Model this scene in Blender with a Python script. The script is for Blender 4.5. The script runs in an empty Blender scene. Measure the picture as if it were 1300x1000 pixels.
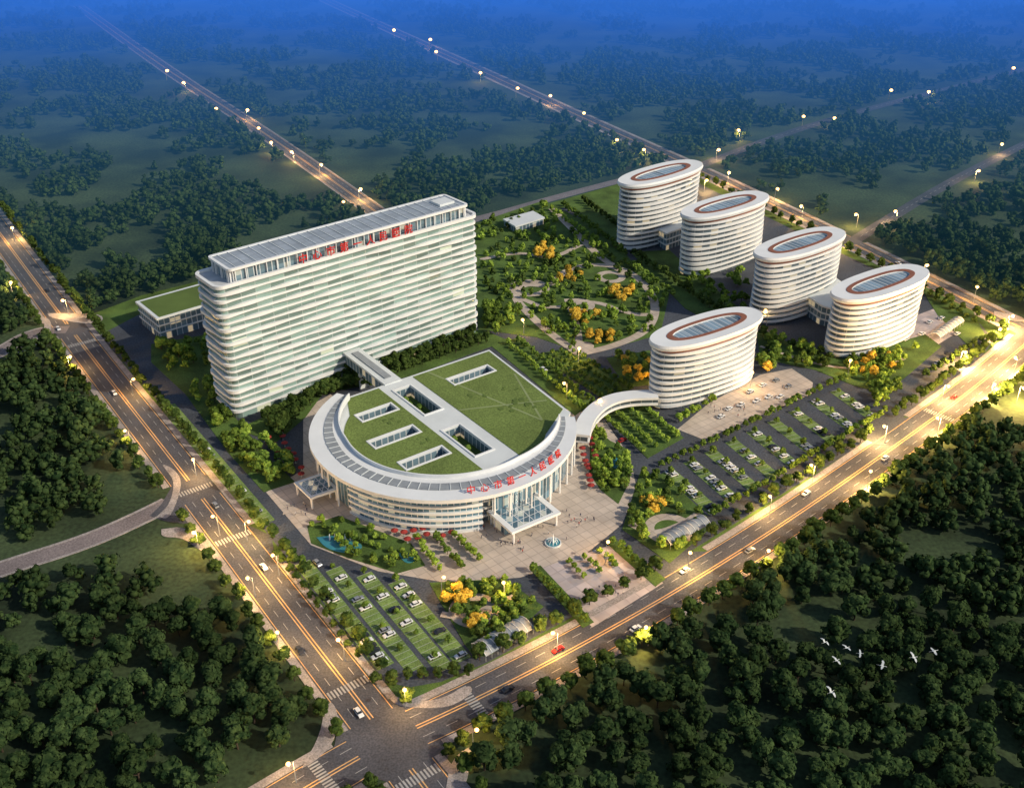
import bpy, bmesh, math, random
import numpy as np
from mathutils import Vector, noise, Matrix, geometry
random.seed(7)
PI = math.pi
scn = bpy.context.scene
col = scn.collection
F = 1330.0; PT = math.radians(29.7); H = 250.0
cP, sP = math.cos(PT), math.sin(PT)

def g(px, py, z=0.0):
    """point of the place seen at that spot of the photo, at height z"""
    dx = px-650; dy = py-500
    y = F*cP-dy*sP; zz = F*sP+dy*cP
    t = (H-z)/zz
    return Vector((dx*t, y*t, z))
def g2(px, py, z=0.0):
    p = g(px, py, z); return Vector((p.x, p.y))
def proj(p):
    x, y, z = p[0], p[1], (p[2] if len(p) > 2 else 0)-H
    d = y*cP - z*sP
    return (650+F*x/d, 500+F*(-(z*cP)-y*sP)/d, d)

# ---------------------------------------------------------------- materials
def mat(name, colr, rough=.8, var=.15, scale=.3, metal=0, emit=None, estr=0, col2=None, fine=0, spec=.3):
    m = bpy.data.materials.new(name); m.use_nodes = True
    nt = m.node_tree; b = nt.nodes['Principled BSDF']
    b.inputs['Roughness'].default_value = rough
    b.inputs['Metallic'].default_value = metal
    b.inputs['Specular IOR Level'].default_value = spec
    geo = nt.nodes.new('ShaderNodeNewGeometry')
    n = nt.nodes.new('ShaderNodeTexNoise'); n.inputs['Scale'].default_value = scale; n.inputs['Detail'].default_value = 3
    nt.links.new(geo.outputs['Position'], n.inputs['Vector'])
    r = nt.nodes.new('ShaderNodeValToRGB')
    c2 = col2 or [min(1, c*(1+var)) for c in colr]
    r.color_ramp.elements[0].position = .35; r.color_ramp.elements[1].position = .65
    r.color_ramp.elements[0].color = [c*(1-var) for c in colr]+[1]
    r.color_ramp.elements[1].color = list(c2)+[1]
    nt.links.new(n.outputs['Fac'], r.inputs['Fac'])
    out = r.outputs['Color']
    if fine:
        n2 = nt.nodes.new('ShaderNodeTexNoise'); n2.inputs['Scale'].default_value = fine; n2.inputs['Detail'].default_value = 2
        nt.links.new(geo.outputs['Position'], n2.inputs['Vector'])
        mr = nt.nodes.new('ShaderNodeMapRange'); mr.inputs[1].default_value = .3; mr.inputs[2].default_value = .7
        mr.inputs[3].default_value = .65; mr.inputs[4].default_value = 1.3
        nt.links.new(n2.outputs['Fac'], mr.inputs[0])
        vm = nt.nodes.new('ShaderNodeVectorMath'); vm.operation = 'SCALE'
        nt.links.new(out, vm.inputs[0]); nt.links.new(mr.outputs[0], vm.inputs['Scale'])
        out = vm.outputs[0]
    nt.links.new(out, b.inputs['Base Color'])
    if emit:
        b.inputs['Emission Color'].default_value = list(emit)+[1]; b.inputs['Emission Strength'].default_value = estr
        m.cycles.emission_sampling = 'NONE'
    return m

def facade(name, glass, frame, cell=3.0, fw=.14, rough=.18, lit=.12):
    m = bpy.data.materials.new(name); m.use_nodes = True
    nt = m.node_tree; N = nt.nodes; L = nt.links; b = N['Principled BSDF']
    uv = N.new('ShaderNodeUVMap'); sx = N.new('ShaderNodeSeparateXYZ'); L.new(uv.outputs[0], sx.inputs[0])
    def mth(op, a, bv=None):
        k = N.new('ShaderNodeMath'); k.operation = op
        if isinstance(a, (int, float)): k.inputs[0].default_value = a
        else: L.new(a, k.inputs[0])
        if bv is not None:
            if isinstance(bv, (int, float)): k.inputs[1].default_value = bv
            else: L.new(bv, k.inputs[1])
        return k.outputs[0]
    u = mth('DIVIDE', sx.outputs[0], cell)
    fr = mth('FRACT', u); isf = mth('LESS_THAN', fr, fw)
    cu = mth('FLOOR', u); cv = mth('FLOOR', mth('DIVIDE', sx.outputs[1], 3.6))
    cb = N.new('ShaderNodeCombineXYZ'); L.new(cu, cb.inputs[0]); L.new(cv, cb.inputs[1])
    wn = N.new('ShaderNodeTexWhiteNoise'); wn.noise_dimensions = '2D'; L.new(cb.outputs[0], wn.inputs['Vector'])
    rp = N.new('ShaderNodeValToRGB'); L.new(wn.outputs['Value'], rp.inputs[0])
    rp.color_ramp.elements[0].color = [c*.7 for c in glass]+[1]; rp.color_ramp.elements[1].color = [min(1, c*1.6) for c in glass]+[1]
    mx = N.new('ShaderNodeMix'); mx.data_type = 'RGBA'
    L.new(isf, mx.inputs[0]); L.new(rp.outputs[0], mx.inputs[6]); mx.inputs[7].default_value = list(frame)+[1]
    L.new(mx.outputs[2], b.inputs['Base Color'])
    ro = mth('ADD', mth('MULTIPLY', isf, .5), rough); L.new(ro, b.inputs['Roughness'])
    if lit:
        l1 = mth('GREATER_THAN', wn.outputs['Value'], 1-lit); l2 = mth('MULTIPLY', l1, mth('SUBTRACT', 1.0, isf))
        es = mth('MULTIPLY', l2, .35); L.new(es, b.inputs['Emission Strength'])
        b.inputs['Emission Color'].default_value = (1, .75, .4, 1)
        m.cycles.emission_sampling = 'NONE'
    return m

M = {}
M['ground'] = mat('field_grass', (.024, .044, .020), .95, .35, .02, fine=.6, col2=(.055, .085, .036))
M['asphalt'] = mat('asphalt', (.074, .076, .090), .8, .2, .05, fine=1.5)
M['lane'] = mat('pale_lane', (.20, .17, .17), .85, .15, .05, fine=1.5)
M['campus'] = mat('campus_asphalt', (.068, .076, .092), .8, .2, .04, fine=1.2)
M['pave'] = mat('pavement', (.32, .29, .28), .85, .15, .15, fine=2)
M['lawn'] = mat('lawn', (.075, .13, .028), .95, .3, .08, fine=2)
M['parkgrass'] = mat('parking_grass', (.17, .25, .07), .95, .2, .1, fine=2)
M['roofgrass'] = mat('roof_grass', (.145, .20, .05), .95, .12, .05, fine=1.5)
M['roofgrass2'] = mat('roof_grass_light', (.24, .29, .13), .95, .14, .05)
M['roofgrass3'] = mat('roof_grass_dark', (.10, .15, .035), .95, .14, .05)
M['white'] = mat('white_paint', (.76, .77, .77), .5, .04, .1)
M['white2'] = mat('white_panel', (.66, .69, .69), .5, .05, .1)
M['offwhite'] = mat('roof_plate', (.52, .54, .56), .6, .08, .2)
M['grey'] = mat('grey_metal', (.28, .30, .32), .5, .1, .3)
M['dgrey'] = mat('dark_grey', (.10, .11, .12), .6, .1, .3)
M['brown'] = mat('brown_band', (.26, .10, .06), .6, .1, .3)
M['red'] = mat('red_sign', (.50, .02, .02), .5, .05, .3, emit=(1, .03, .02), estr=.06)
M['parasol'] = mat('red_canvas', (.30, .035, .03), .8, .1, .3)
M['water'] = mat('water', (.05, .24, .30), .08, .1, .2, spec=.6)
M['jet'] = mat('water_spray', (.85, .88, .9), .3, .02, .3)
M['lineW'] = mat('line_white', (.36, .36, .36), .7, .1, .3)
M['lineB'] = mat('bay_line', (.45, .46, .42), .7, .1, .3)
M['lineY'] = mat('line_yellow', (.66, .40, .17), .7, .1, .3)
M['lamp'] = mat('lamp_glow', (1, .7, .35), .5, 0, .3, emit=(1, .52, .16), estr=5)
M['glassroof'] = facade('skylight_glass', (.17, .24, .30), (.6, .62, .64), 3.2, .10, .15, 0)
M['glass'] = facade('curtain_glass', (.11, .17, .21), (.55, .58, .6), 3.0, .14)
M['glassM'] = facade('ward_windows', (.17, .25, .23), (.34, .40, .38), 7.2, .04, .2, .02)
M['glassT'] = facade('tower_windows', (.075, .10, .12), (.30, .32, .33), 5.2, .06, .15, .05)
M['glassP'] = facade('hall_glass', (.09, .17, .23), (.6, .62, .64), 2.2, .12, .12, .15)
M['bark'] = mat('bark', (.06, .042, .03), .95, .2, 1)
M['carW'] = mat('car_white', (.72, .73, .74), .25, .02, .3, spec=.6)
M['carS'] = mat('car_silver', (.35, .37, .40), .25, .02, .3, metal=.4)
M['carR'] = mat('car_red', (.35, .02, .02), .25, .02, .3)
M['carD'] = mat('car_dark', (.03, .035, .05), .25, .02, .3)
M['cglass'] = mat('car_glass', (.02, .025, .03), .08, .02, .3, spec=.7)
M['tyre'] = mat('tyre', (.02, .02, .02), .9, .05, .3)
M['skin'] = mat('skin', (.45, .28, .2), .6, .05, .3)
M['cl1'] = mat('cloth_dark', (.05, .06, .10), .9, .05, .3)
M['cl2'] = mat('cloth_red', (.4, .06, .05), .9, .05, .3)
M['cl3'] = mat('cloth_pale', (.6, .58, .55), .9, .05, .3)
M['bird'] = mat('feathers', (.70, .72, .70), .8, .03, .3)

def tile_mat(name, c1, c2, size):
    m = bpy.data.materials.new(name); m.use_nodes = True
    nt = m.node_tree; N = nt.nodes; L = nt.links; b = N['Principled BSDF']; b.inputs['Roughness'].default_value = .75
    geo = N.new('ShaderNodeNewGeometry'); mp = N.new('ShaderNodeMapping'); mp.inputs['Rotation'].default_value = (0, 0, math.radians(-36.5))
    L.new(geo.outputs['Position'], mp.inputs['Vector'])
    br = N.new('ShaderNodeTexBrick'); br.offset = 0; br.inputs['Scale'].default_value = 1.0/size
    br.inputs['Brick Width'].default_value = 1; br.inputs['Row Height'].default_value = 1; br.inputs['Mortar Size'].default_value = .05
    br.inputs['Color1'].default_value = list(c1)+[1]; br.inputs['Color2'].default_value = list(c2)+[1]
    br.inputs['Mortar'].default_value = [c*.72 for c in c1]+[1]
    L.new(mp.outputs[0], br.inputs['Vector'])
    n = N.new('ShaderNodeTexNoise'); n.inputs['Scale'].default_value = .12; n.inputs['Detail'].default_value = 4
    L.new(geo.outputs['Position'], n.inputs['Vector'])
    mr = N.new('ShaderNodeMapRange'); mr.inputs[1].default_value = .3; mr.inputs[2].default_value = .7; mr.inputs[3].default_value = .82; mr.inputs[4].default_value = 1.15
    L.new(n.outputs['Fac'], mr.inputs[0])
    vm = N.new('ShaderNodeVectorMath'); vm.operation = 'SCALE'; L.new(br.outputs['Color'], vm.inputs[0]); L.new(mr.outputs[0], vm.inputs['Scale'])
    L.new(vm.outputs[0], b.inputs['Base Color'])
    return m
M['plaza'] = tile_mat('plaza_paving', (.56, .47, .39), (.50, .42, .35), 4.0)
M['plaza2'] = tile_mat('pink_paving', (.56, .47, .45), (.34, .30, .30), 5.0)
M['sheetroof'] = tile_mat('roof_sheets', (.33, .38, .44), (.29, .34, .40), 4.2)

def leafmat(name, c1, c2, sc=.35):
    m = bpy.data.materials.new(name); m.use_nodes = True
    nt = m.node_tree; N = nt.nodes; L = nt.links
    N.remove(N['Principled BSDF']); b = N.new('ShaderNodeBsdfDiffuse'); L.new(b.outputs[0], N['Material Output'].inputs['Surface'])
    geo = N.new('ShaderNodeNewGeometry')
    n = N.new('ShaderNodeTexNoise'); n.inputs['Scale'].default_value = sc; n.inputs['Detail'].default_value = 3; n.inputs['Roughness'].default_value = .7
    L.new(geo.outputs['Position'], n.inputs['Vector'])
    r = N.new('ShaderNodeValToRGB'); r.color_ramp.elements[0].position = .38; r.color_ramp.elements[1].position = .64
    r.color_ramp.elements[0].color = list(c1)+[1]; r.color_ramp.elements[1].color = list(c2)+[1]
    L.new(n.outputs['Fac'], r.inputs[0])
    n3 = N.new('ShaderNodeTexNoise'); n3.inputs['Scale'].default_value = .035; n3.inputs['Detail'].default_value = 1; L.new(geo.outputs['Position'], n3.inputs['Vector'])
    mr = N.new('ShaderNodeMapRange'); mr.inputs[1].default_value = .3; mr.inputs[2].default_value = .7; mr.inputs[3].default_value = .7; mr.inputs[4].default_value = 1.35
    L.new(n3.outputs['Fac'], mr.inputs[0])
    vm = N.new('ShaderNodeVectorMath'); vm.operation = 'SCALE'; L.new(r.outputs[0], vm.inputs[0]); L.new(mr.outputs[0], vm.inputs['Scale'])
    L.new(vm.outputs[0], b.inputs['Color'])
    return m
M['lf_forest'] = leafmat('leaf_forest', (.014, .030, .012), (.052, .082, .028))
M['lf_street'] = leafmat('leaf_street', (.024, .046, .012), (.085, .125, .03))
M['lf_light'] = leafmat('leaf_light', (.11, .19, .025), (.32, .43, .07), .6)
M['lf_mid'] = leafmat('leaf_mid', (.05, .095, .018), (.17, .25, .045), .6)
M['lf_yellow'] = leafmat('leaf_yellow', (.42, .25, .03), (.78, .54, .08), .6)

def add_painted_haze(m):
    """paint distance haze into the material: blue emission, stronger farther out from the campus"""
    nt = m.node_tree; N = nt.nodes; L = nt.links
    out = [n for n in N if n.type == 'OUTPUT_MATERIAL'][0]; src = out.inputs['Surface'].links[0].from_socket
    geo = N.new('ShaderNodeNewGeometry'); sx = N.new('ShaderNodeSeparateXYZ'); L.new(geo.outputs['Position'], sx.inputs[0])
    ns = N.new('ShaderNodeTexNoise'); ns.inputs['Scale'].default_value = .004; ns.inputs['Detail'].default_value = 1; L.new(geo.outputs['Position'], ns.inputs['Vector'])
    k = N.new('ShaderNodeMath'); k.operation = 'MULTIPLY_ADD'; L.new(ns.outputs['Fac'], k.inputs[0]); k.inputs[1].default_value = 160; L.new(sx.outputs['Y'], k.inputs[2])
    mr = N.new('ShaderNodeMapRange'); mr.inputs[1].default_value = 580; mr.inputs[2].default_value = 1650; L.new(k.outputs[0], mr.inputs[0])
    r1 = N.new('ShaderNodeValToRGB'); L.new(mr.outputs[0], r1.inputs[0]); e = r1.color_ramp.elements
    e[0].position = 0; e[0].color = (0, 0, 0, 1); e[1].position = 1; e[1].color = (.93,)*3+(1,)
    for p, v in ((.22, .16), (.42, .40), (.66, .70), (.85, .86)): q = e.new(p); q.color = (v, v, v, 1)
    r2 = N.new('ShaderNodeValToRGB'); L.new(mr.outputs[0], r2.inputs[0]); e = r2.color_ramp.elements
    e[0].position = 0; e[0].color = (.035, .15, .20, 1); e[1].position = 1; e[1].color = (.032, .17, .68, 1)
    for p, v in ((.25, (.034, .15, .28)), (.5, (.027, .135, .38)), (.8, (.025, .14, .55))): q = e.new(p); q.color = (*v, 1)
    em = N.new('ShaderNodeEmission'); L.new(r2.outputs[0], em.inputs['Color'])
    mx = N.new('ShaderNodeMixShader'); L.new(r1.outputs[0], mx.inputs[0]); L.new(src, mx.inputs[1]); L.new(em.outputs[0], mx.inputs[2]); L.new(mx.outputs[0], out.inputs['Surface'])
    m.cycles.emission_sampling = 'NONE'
for k in ('ground', 'asphalt', 'lane', 'pave', 'lineW', 'lineY', 'lf_forest'): add_painted_haze(M[k])  # far surfaces that get the blue haze painted into their shading

# ---------------------------------------------------------------- mesh builder
class MB:
    def __init__(s): s.v = []; s.f = []; s.uv = []
    def face(s, pts, uv=None):
        i = len(s.v); s.v += [tuple(p) for p in pts]; s.f.append(tuple(range(i, i+len(pts))))
        s.uv.append(uv or [(p[0], p[1]) for p in pts])
    def prism(s, poly, z0, z1, holes=(), top=True, bottom=False, walls=True):
        loops = [list(poly)]+[list(h) for h in holes]
        if walls:
            for lp in loops:
                d = 0
                for i in range(len(lp)):
                    a = lp[i]; b = lp[(i+1) % len(lp)]; l = math.hypot(b[0]-a[0], b[1]-a[1])
                    s.face([(a[0], a[1], z0), (b[0], b[1], z0), (b[0], b[1], z1), (a[0], a[1], z1)],
                           [(d, z0), (d+l, z0), (d+l, z1), (d, z1)]); d += l
        flat = [p for lp in loops for p in lp]
        tr = geometry.tessellate_polygon([[Vector((p[0], p[1], 0)) for p in lp] for lp in loops])
        for t in tr:
            q = [flat[k] for k in t]
            if (q[1][0]-q[0][0])*(q[2][1]-q[0][1])-(q[1][1]-q[0][1])*(q[2][0]-q[0][0]) < 0: q = q[::-1]
            if top: s.face([(p[0], p[1], z1) for p in q])
            if bottom: s.face([(p[0], p[1], z0) for p in q[::-1]])
        return s
    def box(s, c, size, ang=0):
        hx, hy, hz = [k/2 for k in size]; ca, sa = math.cos(ang), math.sin(ang)
        poly = [(c[0]+x*ca-y*sa, c[1]+x*sa+y*ca) for x, y in ((-hx, -hy), (hx, -hy), (hx, hy), (-hx, hy))]
        return s.prism(poly, c[2]-hz, c[2]+hz, bottom=True)
    def tube(s, pts, rad, n=6):
        rings = []
        for i, p in enumerate(pts):
            p = Vector(p); a = Vector(pts[max(0, i-1)]); b = Vector(pts[min(len(pts)-1, i+1)])
            d = (b-a).normalized(); x = d.orthogonal().normalized(); y = d.cross(x)
            r = rad[i] if isinstance(rad, (list, tuple)) else rad
            rings.append([p+(x*math.cos(2*PI*k/n)+y*math.sin(2*PI*k/n))*r for k in range(n)])
        for A, B in zip(rings, rings[1:]):
            for k in range(n): s.face([A[k], A[(k+1) % n], B[(k+1) % n], B[k]])
        s.face(rings[0][::-1]); s.face(rings[-1]); return s
    def lathe(s, c, prof, n=20):
        for (r0, z0), (r1, z1) in zip(prof, prof[1:]):
            for k in range(n):
                a = 2*PI*k/n; b = 2*PI*(k+1)/n
                s.face([(c[0]+r0*math.cos(a), c[1]+r0*math.sin(a), c[2]+z0), (c[0]+r0*math.cos(b), c[1]+r0*math.sin(b), c[2]+z0),
                        (c[0]+r1*math.cos(b), c[1]+r1*math.sin(b), c[2]+z1), (c[0]+r1*math.cos(a), c[1]+r1*math.sin(a), c[2]+z1)])
        return s
    def band(s, base, nrm, oo, oi, z0, z1, closed=True, caps=True):
        n = len(base); L = lambda q, i: q[i] if isinstance(q, (list, tuple)) else q
        def P(i, o, z): return (base[i][0]+nrm[i][0]*o, base[i][1]+nrm[i][1]*o, z)
        d = 0
        for i in range(n if closed else n-1):
            j = (i+1) % n; l = math.hypot(base[j][0]-base[i][0], base[j][1]-base[i][1])
            a0, a1 = L(z0, i), L(z1, i); b0, b1 = L(z0, j), L(z1, j); o1, o2 = L(oo, i), L(oo, j); p1, p2 = L(oi, i), L(oi, j)
            s.face([P(i, o1, a0), P(j, o2, b0), P(j, o2, b1), P(i, o1, a1)], [(d, a0), (d+l, b0), (d+l, b1), (d, a1)])
            if caps:
                s.face([P(i, o1, a1), P(j, o2, b1), P(j, p2, b1), P(i, p1, a1)], [(d, 0), (d+l, 0), (d+l, 1), (d, 1)])
                s.face([P(i, p1, a0), P(j, p2, b0), P(j, o2, b0), P(i, o1, a0)], [(d, 0), (d+l, 0), (d+l, 1), (d, 1)])
                s.face([P(j, p2, b0), P(i, p1, a0), P(i, p1, a1), P(j, p2, b1)], [(d, a0), (d+l, b0), (d+l, b1), (d, a1)])
            d += l
        return s
    def mesh(s, name, m):
        me = bpy.data.meshes.new(name); me.from_pydata(s.v, [], s.f)
        ul = me.uv_layers.new(name='UVMap'); flat = [c for f in s.uv for p in f for c in p]
        ul.data.foreach_set('uv', flat)
        if m: me.materials.append(m)
        me.update(); return me
    def build(s, name, m, parent=None, loc=None):
        me = s.mesh(name, m); o = bpy.data.objects.new(name, me); col.objects.link(o)
        if parent:
            o.parent = parent
            if loc is None: o.location = Vector((0, 0, 0))-parent.location
            else: o.location = loc
        elif loc is not None: o.location = loc
        return o
def tag(o, label=None, cat=None, group=None, kind=None):
    if label: o['label'] = label
    if cat: o['category'] = cat
    if group: o['group'] = group
    if kind: o['kind'] = kind
    return o
def empty(name, loc, label, cat, group=None, rz=0, sc=1):
    o = bpy.data.objects.new(name, None); col.objects.link(o); o.location = loc; o.rotation_euler.z = rz; o.scale = (sc, sc, sc)
    o.empty_display_size = .5
    return tag(o, label, cat, group)
def child(name, me, parent):
    o = bpy.data.objects.new(name, me); col.objects.link(o); o.parent = parent; return o
def struct(name, mb, m, label=None):
    o = mb.build(name, m); o['kind'] = 'structure'
    if label: o['label'] = label
    return o

# ---------------------------------------------------------------- paths / roads
def gp(l, z=0): return [g2(a, b, z) for a, b in l]
def resample(pts, step):
    out = [pts[0].copy()]; carry = 0
    for a, b in zip(pts, pts[1:]):
        l = (b-a).length; t = step-carry
        while t <= l: out.append(a+(b-a)*(t/l)); t += step
        carry = (carry+l) % step
    return out
def smooth(pts, it=3):
    for _ in range(it):
        q = [pts[0]]
        for a, b in zip(pts, pts[1:]): q += [a*.75+b*.25, a*.25+b*.75]
        pts = q+[pts[-1]]
    return pts
def offs(pts, d):
    out = []
    for i, p in enumerate(pts):
        t = (pts[min(i+1, len(pts)-1)]-pts[max(i-1, 0)]).normalized(); out.append(p+Vector((-t.y, t.x))*d)
    return out
def ribbon(mb, pts, w0, w1, z):
    A = offs(pts, w0); B = offs(pts, w1)
    for i in range(len(pts)-1): mb.face([(*A[i], z), (*A[i+1], z), (*B[i+1], z), (*B[i], z)])
RP = {
 'r1': ([(-130, 120), (0, 297), (60, 378), (120, 458), (200, 560), (290, 675), (370, 780), (455, 890), (540, 1000), (640, 1130)], 16),
 'r2': ([(250, 1085), (480, 945), (590, 895), (720, 829), (860, 750), (1000, 662), (1150, 557), (1240, 491), (1312, 428)], 16.5),
 'r3': ([(330, -38), (455, 20), (600, 85), (740, 150), (870, 208), (960, 250), (1080, 308), (1190, 363), (1300, 418), (1420, 480)], 15),
 'r4': ([(500, 300), (610, 278), (700, 252), (820, 221), (878, 210)], 9),
 'r5': ([(100, 8), (210, 88), (330, 165), (430, 235), (520, 300)], 14),
 'r6': ([(885, 212), (1000, 168), (1110, 136), (1200, 114), (1300, 88), (1420, 60)], 10),
 'r7': ([(1085, 305), (1200, 234), (1300, 183), (1420, 128)], 9),
 'r8': ([(-80, 752), (0, 722), (110, 688), (190, 652), (250, 620)], 8),
 'r9': ([(-80, 490), (0, 447), (45, 420), (95, 418)], 9),
}
ROADS = {k: (resample(smooth(gp(v[0]), 2), 4.0), v[1]) for k, v in RP.items()}
RARR = {k: (np.array([(p.x, p.y) for p in v[0]]), v[1]) for k, v in ROADS.items()}
def near_road(p, extra, skip=None):
    for k, (arr, w) in RARR.items():
        if k == skip: continue
        if ((arr[:, 0]-p[0])**2+(arr[:, 1]-p[1])**2).min() < (w/2+extra)**2: return True
    return False
def runs(key, d, extra, pts=None, cond=None):
    pts = pts or ROADS[key][0]; O = offs(pts, d); cur = []; out = []
    for p, o in zip(pts, O):
        ok = not near_road(o, extra, key) and (cond is None or cond(o))
        if ok: cur.append(p)
        else:
            if len(cur) > 1: out.append(cur)
            cur = []
    if len(cur) > 1: out.append(cur)
    return out
def inpoly(p, poly):
    c = False; n = len(poly); j = n-1
    for i in range(n):
        a = poly[i]; b = poly[j]
        if (a[1] > p[1]) != (b[1] > p[1]) and p[0] < (b[0]-a[0])*(p[1]-a[1])/(b[1]-a[1])+a[0]: c = not c
        j = i
    return c

gm = MB(); gm.face([(-9000, -3000, 0), (9000, -3000, 0), (9000, 15000, 0), (-9000, 15000, 0)])
struct('ground', gm, M['ground'], 'dark grassy fields around the hospital campus')
rl = {'r1': 'left road', 'r2': 'front road', 'r3': 'right back road', 'r4': 'back lane', 'r5': 'field road', 'r6': 'far lane', 'r7': 'right lane', 'r8': 'left branch path', 'r9': 'left lane'}
for i, (k, (pts, w)) in enumerate(ROADS.items()):
    mb = MB(); ribbon(mb, pts, -w/2, w/2, .05+.008*i); struct('road', mb, M['lane'] if k in ('r8', 'r9', 'r4') else M['asphalt'], 'asphalt ' + rl[k])
ENT = [gp([(290, 655), (345, 680), (350, 715), (300, 700)]), gp([(835, 700), (905, 700), (905, 745), (835, 775)]), gp([(1105, 530), (1160, 530), (1160, 565), (1105, 565)])]
def not_ent(o): return not any(inpoly(o, e) for e in ENT)
fl = MB().prism(gp([(208, 585), (232, 600), (262, 642), (262, 668), (212, 662), (190, 655), (205, 640), (218, 618)]), 0, .125)
struct('road', fl, M['asphalt'], 'flared mouth of the left branch path')
fl = MB().prism(gp([(418, 890), (455, 870), (500, 890), (560, 900), (585, 905), (570, 955), (560, 1000), (540, 1010), (470, 985), (410, 985), (425, 945), (432, 905)]), 0, .128)
struct('road', fl, M['asphalt'], 'wide asphalt mouth of the bottom crossing')
pm = MB()
for k in ('r1', 'r2', 'r3', 'r5', 'r8', 'r9'):
    w = ROADS[k][1]; pw = 2.8 if k in ('r1', 'r2', 'r3') else 1.2
    for sd in (-1, 1):
        for run in runs(k, sd*(w/2+1.5), 3.0, cond=not_ent):
            a, b = sorted((sd*(w/2+.1), sd*(w/2+pw)))
            A = offs(run, a); B = offs(run, b)
            for q in range(len(run)-1):
                pm.face([(*A[q], .2), (*A[q+1], .2), (*B[q+1], .2), (*B[q], .2)])
                pm.face([(*A[q], 0), (*A[q+1], 0), (*A[q+1], .2), (*A[q], .2)]); pm.face([(*B[q], 0), (*B[q+1], 0), (*B[q+1], .2), (*B[q], .2)])
struct('pavement', pm, M['pave'], 'pale kerbed pavements along the roads')
cm = MB()
for pl in ([(383, 975), (408, 930), (412, 890), (424, 892), (430, 912), (424, 942), (402, 965)], [(566, 1003), (572, 965), (600, 944), (598, 965), (590, 1003)],
           [(488, 876), (505, 886), (530, 890), (560, 888), (595, 868), (602, 878), (572, 898), (530, 899), (500, 895)], [(200, 655), (216, 640), (222, 612), (212, 598), (204, 588), (222, 596), (232, 612), (222, 645), (212, 660)],
           [(60, 398), (128, 398), (132, 408), (110, 412), (64, 404)], [(20, 440), (52, 428), (58, 412), (50, 402), (64, 405), (66, 420), (50, 438), (20, 452)],
           [(1262, 395), (1300, 402), (1300, 410), (1262, 402)], [(205, 672), (235, 668), (262, 690), (272, 702), (255, 700), (232, 682), (205, 682)]):
    cm.prism(smooth(gp(pl+[pl[0]]), 2)[:-1], 0, .215)
struct('pavement', cm, M['pave'], 'curved pale pavement corners at the crossings')
# lane lines
ly = MB(); lw = MB()
for k in ('r1', 'r2', 'r3', 'r5'):
    hw = ROADS[k][1]/2
    for run in runs(k, 0, 1.5):
        ribbon(ly, run, -.75, -.35, .15); ribbon(ly, run, .35, .75, .15)
        for d in (-hw+.6, hw-.6): ribbon(ly, run, d-.14, d+.14, .15)
        for d in (-hw*.54, hw*.54):
            for q in range(0, len(run)-1, 2): ribbon(lw, run[q:q+2], d-.1, d+.1, .15)
for k in ('r4', 'r6', 'r7'):
    for run in runs(k, 0, 3):
        for q in range(0, len(run)-1, 2): ribbon(lw, run[q:q+2], -.12, .12, .15)
def crosswalk(p, key):
    arr = RARR[key][0]; c = g2(*p); i = int(((arr[:, 0]-c.x)**2+(arr[:, 1]-c.y)**2).argmin()); i = min(max(i, 1), len(arr)-2)
    pts = ROADS[key][0]; t = (pts[i+1]-pts[i-1]).normalized(); nn = Vector((-t.y, t.x)); w = ROADS[key][1]
    q = -w/2+1.2
    while q < w/2-1:
        a = pts[i]+nn*q
        lw.face([(*(a-t*1.7), .158), (*(a+t*1.7), .158), (*(a+t*1.7+nn*.6), .158), (*(a-t*1.7+nn*.6), .158)]); q += 1.2
for p, k in (((440, 872), 'r1'), ((598, 892), 'r2'), ((294, 680), 'r1'), ((248, 622), 'r1'), ((402, 988), 'r2'), ((535, 992), 'r1'), ((1190, 528), 'r2'), ((104, 438), 'r1')): crosswalk(p, k)
struct('road_marking', ly, M['lineY'], 'warm yellow median and edge lines on the roads')
struct('road_marking', lw, M['lineW'], 'faint lane dashes and zebra crossings')

# ---------------------------------------------------------------- campus surfaces
CAMP = [(118, 430), (130, 430), (258, 575), (322, 655), (488, 865), (520, 872), (560, 865), (620, 840), (840, 722), (1120, 548), (1235, 468), (1262, 432), (1235, 400), (1075, 325), (885, 232), (820, 236), (610, 292), (420, 340), (185, 395)]
CAMPg = gp(CAMP)
BELT = gp([(100, 405), (215, 550), (290, 650), (470, 885), (500, 895), (600, 868), (840, 738), (1120, 562), (1262, 455), (1275, 420), (1250, 392), (1080, 312), (880, 215), (815, 225), (610, 283), (300, 345), (180, 375)])
struct('lawn', MB().prism(BELT, 0, .03), M['lawn'], 'green verge around the campus edge')
struct('campus_yard', MB().prism(CAMPg, 0, .06), M['campus'], 'dark asphalt yard and inner roads of the campus')
em = MB()
for e in ENT: em.prism(e, 0, .10)
struct('campus_entrance', em, M['campus'], 'asphalt entrances from the roads')
def surf(name, pl, m, label, z=.22): return struct(name, MB().prism(gp(pl), 0, z), M[m], label)
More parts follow.
